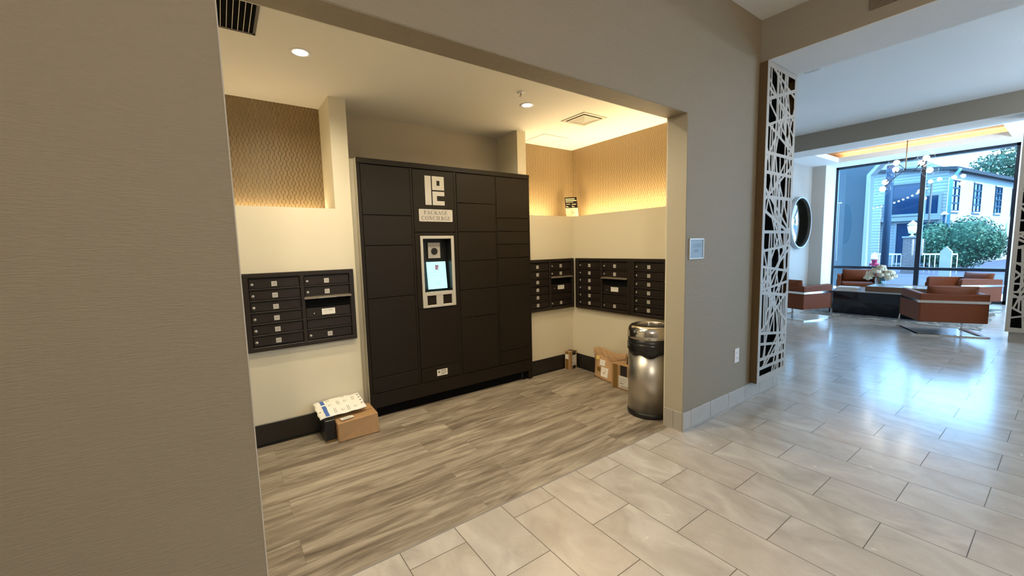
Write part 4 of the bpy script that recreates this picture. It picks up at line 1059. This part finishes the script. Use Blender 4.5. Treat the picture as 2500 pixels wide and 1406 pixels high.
def bouquet():
    vx, vy, vz = 10.86, 2.31, .572
    v = thing('glass_vase', 'clear glass vase holding the cream flowers on the coffee table', 'vase', (vx, vy, vz))
    MB().lathe([(.0, 0), (.07, 0), (.085, .02), (.085, .15), (.080, .15), (.080, .02), (0, .02)], seg=28).build('vase', M['vase'], v)
    r = thing('flower_bouquet', 'round bouquet of large cream and mauve blooms in the glass vase', 'flowers', (vx, vy, vz+.03))
    s = MB()
    for i in range(9):
        a = i*.7; s.tube([(.03*math.cos(a+3), .03*math.sin(a+3), 0), (.02*math.cos(a), .02*math.sin(a), .08), (.09*math.cos(a), .09*math.sin(a), .17)], .004, 5)
    s.build('stems', M['stem'], r)
    pts = [(0, 0, .27, .085, 0), (.10, .05, .23, .08, 0), (-.10, .05, .23, .08, 0), (-.05, .14, .20, .085, 0), (-.04, -.14, .21, .085, 0), (.08, -.10, .22, .08, 0), (-.14, -.03, .17, .07, 0), (-.17, .03, .19, .045, 1), (-.14, .17, .11, .07, 0), (-.15, -.15, .12, .07, 0), (0, 0, .33, .07, 0), (.0, .18, .14, .07, 0), (0, -.18, .15, .07, 0), (.02, .10, .28, .06, 0), (-.06, .0, .29, .05, 0), (-.12, -.10, .19, .06, 0), (-.11, .13, .16, .07, 0)]
    rnd = random.Random(3)
    for x, y, z, rr, k in pts:
        b = MB()
        for ring, (nn, q, tilt) in enumerate(((5, .35, .5), (8, .65, .9), (10, .95, 1.25))):
            for i in range(nn):
                a = 2*PI*i/nn+ring*.3+rnd.uniform(-.15, .15); d = Vector((math.cos(a)*math.sin(tilt), math.sin(a)*math.sin(tilt), math.cos(tilt)*.8))
                c_ = Vector((x, y, z))+d*rr*q
                t1 = Vector((-math.sin(a), math.cos(a), 0)); t2 = d.cross(t1).normalized(); p = rr*.45
                b.add([c_-t1*p-t2*p*.7, c_-t1*p*.3+t2*p*1.1+d*p*.2, c_+t1*p*.3+t2*p*1.1+d*p*.2, c_+t1*p-t2*p*.7, c_+d*p*.35], [(0, 1, 4), (1, 2, 4), (2, 3, 4), (3, 0, 4)], 0, True)
        b.ball((x, y, z), rr*.55, seg=10)
        b.build('bloom', M['petal2'] if k else M['petal'], r)
bouquet()
def rug():
    b = MB(); pts = []; rnd = random.Random(4); x0, x1, y0, y1 = 9.87, 13.0, .86, 3.35
    for i in range(30): pts.append((x0+(x1-x0)*i/30, y0+rnd.uniform(-.03, .03)))
    for i in range(20): pts.append((x1+rnd.uniform(-.03, .03), y0+(y1-y0)*i/20))
    for i in range(30): pts.append((x1-(x1-x0)*i/30, y1+rnd.uniform(-.03, .03)))
    for i in range(20): pts.append((x0+rnd.uniform(-.02, .02), y1-(y1-y0)*i/20))
    b.prism(pts, .0005, .004, 'z')
    tag(b.build('area_rug', M['rug']), 'grey veined area rug under the coffee table and armchairs', 'rug')
rug()
def mirror():
    cx, cz, R_ = 12.33, 1.975, .665
    root = thing('round_mirror', 'large round mirror with deep dark rim on the wall above the armchair', 'mirror', (cx, 4.35, cz))
    seg = 72
    T = frameT((0, 0, 0), (1, 0, 0), (0, 0, 1))
    MB().lathe([(R_-.035, .105), (R_-.03, .11), (R_-.002, .11), (R_, .105), (R_, 0), (R_-.035, 0)], seg=seg, T=T, close=True).build('outer_rim', mat('pale_rim', (.50, .52, .54), .4, .3), root)
    MB().lathe([(R_-.036, .104), (R_-.045, .10), (R_-.05, .012), (R_-.036, .012)], seg=seg, T=T, close=True).build('inner_rim', mat('dark_rim', (.045, .035, .022), .4, .4), root)
    MB().lathe([(0, .012), (R_-.045, .012), (R_-.045, .004), (0, .004)], seg=seg, T=T).build('mirror_glass', M['mirror'], root)
mirror()

# ------------------------------------------------------------------ outside
structure('floor', B(16.6, 140, -60, 70, -.3, -.02), M['asphalt'])
structure('floor', B(14.16, 16.6, -60, 70, -.3, -.02), mat('pale_concrete', (.66, .66, .64), .85, var=.1, bscale=4))
def porch():
    b = MB(); x0, x1 = 16.6, 17.0
    # wall with a chamfered opening (edge at y 3.95)
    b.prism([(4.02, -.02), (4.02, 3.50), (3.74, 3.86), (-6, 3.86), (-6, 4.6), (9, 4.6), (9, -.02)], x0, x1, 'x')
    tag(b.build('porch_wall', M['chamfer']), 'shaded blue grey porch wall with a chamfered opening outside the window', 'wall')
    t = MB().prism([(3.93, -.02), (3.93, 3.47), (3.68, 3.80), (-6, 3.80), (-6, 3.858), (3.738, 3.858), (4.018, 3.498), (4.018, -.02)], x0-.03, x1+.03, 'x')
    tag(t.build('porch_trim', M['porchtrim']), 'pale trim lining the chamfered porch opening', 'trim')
porch()
def house():
    root = thing('white_house', 'white gabled house with lap siding and a long side wall across the street', 'house', (0, 0, 0))
    A = Vector((30.5, 4.12)); d = Vector((13.5, -1.70)).normalized(); n = Vector((d.y, -d.x))  # n points to -y
    def S(t): return A+d*t
    # gable end (plane x = 30.5)
    g = [(4.12, -.3), (4.12, 4.95), (8.2, 7.6), (12.3, 4.95), (12.3, -.3)]
    MB().prism(g, 30.5, 30.7, 'x').build('gable_wall', M['siding'], root)
    L_ = 18.0; P0, P1 = S(.0), S(L_)
    # side wall
    b = MB(); q = [(P0.x, P0.y), (P1.x, P1.y), (P1.x-n.x*.3, P1.y-n.y*.3), (P0.x-n.x*.3, P0.y-n.y*.3)]
    b.prism(q[::-1], -.3, 4.95, 'z'); b.build('side_wall', M['stucco'], root)
    # roof
    r = MB(); e0 = P0+n*.35-d*.3; e1 = P1+n*.35; rid0 = Vector((30.2, 8.2)); rid1 = rid0+d*L_
    r.add([(e0.x, e0.y, 4.85), (e1.x, e1.y, 4.85), (rid1.x, rid1.y, 5.30), (rid0.x, rid0.y, 5.30), (e0.x, e0.y, 5.02), (e1.x, e1.y, 5.02), (rid1.x, rid1.y, 5.45), (rid0.x, rid0.y, 5.45)], [(0, 3, 2, 1), (4, 5, 6, 7), (0, 1, 5, 4), (1, 2, 6, 5), (2, 3, 7, 6), (3, 0, 4, 7)])
    m2 = Vector((30.2, 12.7)); r.add([(rid0.x, rid0.y, 5.30), (m2.x, m2.y, 4.75), (m2.x, m2.y, 4.92), (rid0.x, rid0.y, 5.45), (rid1.x, rid1.y, 5.30), (m2.x+d.x*L_, m2.y+d.y*L_, 4.75), (m2.x+d.x*L_, m2.y+d.y*L_, 4.92), (rid1.x, rid1.y, 5.45)], [(0, 1, 2, 3), (7, 6, 5, 4), (3, 2, 6, 7), (0, 4, 5, 1)])
    r.build('roof', M['roof'], root)
    # side windows
    for t0 in (.4, 3.85, 7.65, 11.05):
        w_ = 1.2; c0, c1 = S(t0), S(t0+w_)
        T = frameT((c0.x+n.x*.01, c0.y+n.y*.01, 2.88), (d.x, d.y, 0), (0, 0, 1))
        wo = MB().box(0, w_, 0, 1.55, -.03, .0, T=T).build('window', M['darkglass'], root)
        m_ = MB()
        for i in range(3): m_.box(i*w_/2-.035, i*w_/2+.035, 0, 1.55, 0, .03, T=T)
        for i in range(5): m_.box(0, w_, i*1.55/4-.035, i*1.55/4+.035, 0, .03, T=T)
        m_.build('muntins', mat('dark_muntin', (.01, .03, .05), .6, spec=.1), wo)
        MB().box(-.1, w_+.1, 1.55, 1.63, -.02, .05, T=T).box(-.1, w_+.1, -.10, -.02, -.02, .08, T=T).build('sill', M['stucco'], wo)
    # gable openings
    def panel(y0, y1, z0, z1, nm='gable_window'):
        o = MB().box(30.46, 30.49, y0, y1, z0, z1).build(nm, M['darkglass'], root)
        f = MB().box(30.40, 30.48, y0-.12, y0, z0-.12, z1+.12).box(30.40, 30.48, y1, y1+.12, z0-.12, z1+.12).box(30.40, 30.48, y0, y1, z1, z1+.12).box(30.40, 30.48, y0, y1, z0-.12, z0)
        f.build('casing', M['porchtrim'], o); return o
    panel(5.03, 6.20, 2.80, 4.40); panel(4.42, 4.86, 2.75, 3.68); panel(4.45, 5.95, .15, 2.30, 'porch_door')
    MB().box(30.2, 30.5, 4.3, 6.7, 2.42, 2.62).build('belt_trim', M['porchtrim'], root)
    MB().tube([(30.35, 4.0, .0), (30.35, 4.0, 4.4), (30.3, 3.75, 4.8), (30.3, 3.72, 4.9)], .07, 8).build('downpipe', mat('pipe_blue', (.08, .2, .34), .5), root)
    MB().box(30.1, 30.4, 6.6, 7.2, 0, 3.4).build('corner_siding', M['siding'], root)
    return root
house()
def dish():
    r = thing('satellite_dish', 'small dark satellite dish on an arm beside the white house wall', 'satellite dish', (40.9, 2.02, 2.45))
    MB().lathe([(0, 0), (.15, .02), (.28, .08), (.29, .09), (.15, .035), (0, .015)], seg=20, T=frameT((0, 0, .2), (.3, .3, .9), (-.7, .7, 0))).build('dish', mat('dish_blue', (.08, .2, .35), .4), r)
    MB().tube([(0, 0, .2), (.1, .3, -.2), (.3, .45, -.3)], .03, 6).build('arm', mat('dish_blue', (.08, .2, .35), .4), r)
dish()
def leafy(name, label, cat, blobs, n, size, mats, trunk=None, seed=1, loc=(0, 0, 0), core=True):
    rnd = random.Random(seed); root = thing(name, label, cat, loc)
    b = MB()
    for c, r, sc in blobs:
        for i in range(n):
            d = Vector((rnd.gauss(0, 1), rnd.gauss(0, 1), rnd.gauss(0, 1))).normalized()
            p = Vector(c)+Vector((d.x*r*sc[0], d.y*r*sc[1], d.z*r*sc[2]))*rnd.uniform(.72, 1.08)
            a = Vector((rnd.gauss(0, 1), rnd.gauss(0, 1), rnd.gauss(0, 1))).normalized(); u = d.cross(a).normalized(); v = (d+a*.6).normalized().cross(u).normalized()
            s_ = size*rnd.uniform(.6, 1.3)
            b.add([p-u*s_*.5, p+v*s_, p+u*s_*.5, p-v*s_*.3], [(0, 1, 2, 3)], rnd.choice((0, 0, 1)))
        if core: b.ball(c, r*.82, 0, 12, sc)
    b.build('foliage', mats, root)
    if trunk:
        t = MB()
        for p in trunk: t.tube(p[0], p[1], 8, r2=p[2])
        t.build('trunk', M['bark'], root)
    return root
leafy('round_shrub', 'large leafy green shrub in front of the white house, seen through the window', 'shrub',
      [((0, .9, 1.35), .85, (1, 1.1, 1)), ((0, -.1, 1.45), .95, (1, 1.1, 1)), ((.1, .4, .75), .9, (1, 1.3, .8)), ((.2, -.6, 1.15), .7, (1, 1, 1)), ((-.1, 1.2, 1.0), .6, (1, 1, 1))], 2600, .075, [M['leaf'], M['leaf2']], seed=2, loc=(27.2, 3.02, -.02),
      trunk=[([(0, .3, 0), (0, .4, .8)], .08, .05), ([(0, 0, 0), (.1, -.3, .8)], .07, .05)])
leafy('shade_tree', 'tall green tree rising behind the white house roof', 'tree',
      [((0, 0, 7.2), 2.2, (1, 1, .8)), ((1, 1.8, 6.5), 1.8, (1, 1, .8)), ((-.5, -2, 6.4), 2.0, (1, 1, .8)), ((0, -.5, 9), 2.0, (1, 1, .8)), ((1, -3.5, 5), 1.6, (1, 1, 1))], 1800, .17, [M['leaf'], M['leaf2']], seed=5, loc=(50, 2.6, -.02), trunk=[([(0, 0, 0), (.1, 0, 3), (0, .2, 6.5)], .35, .18)], core=False)
leafy('street_tree', 'green tree by the street reflected in the round mirror', 'tree',
      [((0, 0, 5), 2.6, (1, 1, .9)), ((-1, 2.5, 4), 1.8, (1, 1, 1)), ((1, -2.5, 3.8), 2.0, (1, 1, 1)), ((0, 0, 2.6), 1.6, (1, 1.4, .8))], 1500, .19, [M['leaf'], M['leaf2']], seed=6, loc=(26, -9.5, -.02), trunk=[([(0, 0, 0), (.1, 0, 2), (0, .2, 4.5)], .25, .12)])
leafy('hedge_bush', 'dark leafy bush beyond the porch opening beside the siding corner', 'shrub',
      [((0, 0, 1.6), .9, (1, 1, 1.2)), ((.3, .9, 2.4), 1.0, (1, 1, 1.2))], 1500, .085, [M['leaf'], M['leaf2']], seed=8, loc=(34, 8.2, -.02), trunk=[([(0, 0, 0), (0, 0, 1.2)], .08, .05)])
pil = thing('brick_pillar', 'pale brick gate pillar with lantern on top outside the window', 'pillar', (24.0, 4.0, -.02))
MB().box(0, .46, 0, .46, 0, 1.52).build('shaft', M['brickp'], pil)
MB().box(-.04, .50, -.04, .50, 1.52, 1.60, bev=.01).build('cap', M['porchtrim'], pil)
ln = MB().lathe([(.10, 1.60), (.04, 1.64), (.03, 1.70), (.12, 1.74), (.17, 2.02), (.10, 2.06), (.19, 2.08), (.02, 2.26), (0, 2.28)], c=(.23, .23, 0), seg=8); ln.build('lantern', M['white'], pil)
def fence(loc, L, label, rails=(.82,), h=.9):
    root = thing('white_railing', label, 'railing', loc)
    MB().box(-.03, .03, 0, L, .80, .86).box(-.03, .03, 0, L, .15, .20).build('rail', M['white'], root)
    n = int(L/.14)
    for i in range(n+1): MB().tube([(0, i*L/n, 0), (0, i*L/n, .82)], .014, 6).build('baluster', M['white'], root)
fence((24.2, 4.52, -.02), 1.0, 'white street railing left of the brick pillar')
fence((24.2, 2.85, -.02), 1.1, 'white street railing right of the brick pillar')
bl = thing('stone_bollard', 'pale pointed stone bollard before the shrub outside', 'bollard', (22.0, 2.88, -.02))
MB().prism([(-.15, 0), (.15, 0), (.15, 1.0), (0, 1.18), (-.15, 1.0)], -.1, .1, 'x').build('post', M['stucco'], bl)
hy = thing('fire_hydrant', 'red fire hydrant with white bonnet at the porch edge outside', 'hydrant', (22.0, 4.92, -.02))
MB().lathe([(.13, 0), (.13, .06), (.085, .08), (.085, .62), (.11, .64), (.11, .68)], seg=16).tube([(-.02, -.16, .48), (-.02, .16, .48)], .05, 10).build('barrel', M['red'], hy)
MB().lathe([(.12, .68), (.12, .74), (.09, .84), (.03, .92), (.03, .97), (0, .97)], seg=16).build('bonnet', M['white'], hy)
def lamp_post(x, y, h, label, col, pr=.05):
    r = thing('lamp_post', label, 'lamp post', (x, y, -.02)); MB().tube([(0, 0, 0), (0, 0, h)], pr, 8).build('pole', col, r)
    MB().lathe([(.0, h), (.10, h), (.16, h+.04), (.02, h+.16), (0, h+.16)], seg=12).build('lamp_head', M['white'], r)
lamp_post(19.6, 4.10, 4.1, 'tall dark post outside in front of the siding house', mat('post_blue', (.008, .03, .06), .6, spec=.1), .11)
lamp_post(28.9, 3.95, 2.6, 'slim dark lamp post beside the gable of the white house', mat('post_blue', (.008, .03, .06), .6, spec=.1))
def string_lights():
    r = thing('string_lights', 'row of white festoon bulbs strung outside in front of the gable window', 'string lights', (0, 0, 0))
    P_ = [Vector((28.3, 7.0-2.62*i/16, 3.15+.9*(i/16)**2)) for i in range(17)]
    MB().tube(P_, .012, 5).build('cable', M['ink'], r)
    MB().tube([(28.3, 7.0, -.02), (28.3, 7.0, 3.3)], .04, 8).tube([(28.3, 4.38, -.02), (28.3, 4.38, 4.1)], .04, 8).build('posts', M['ink'], r)
    for i in range(1, 16, 1): MB().ball(P_[i]-Vector((0, 0, .06)), .05, seg=8).build('festoon_bulb', M['white'], r)
string_lights()
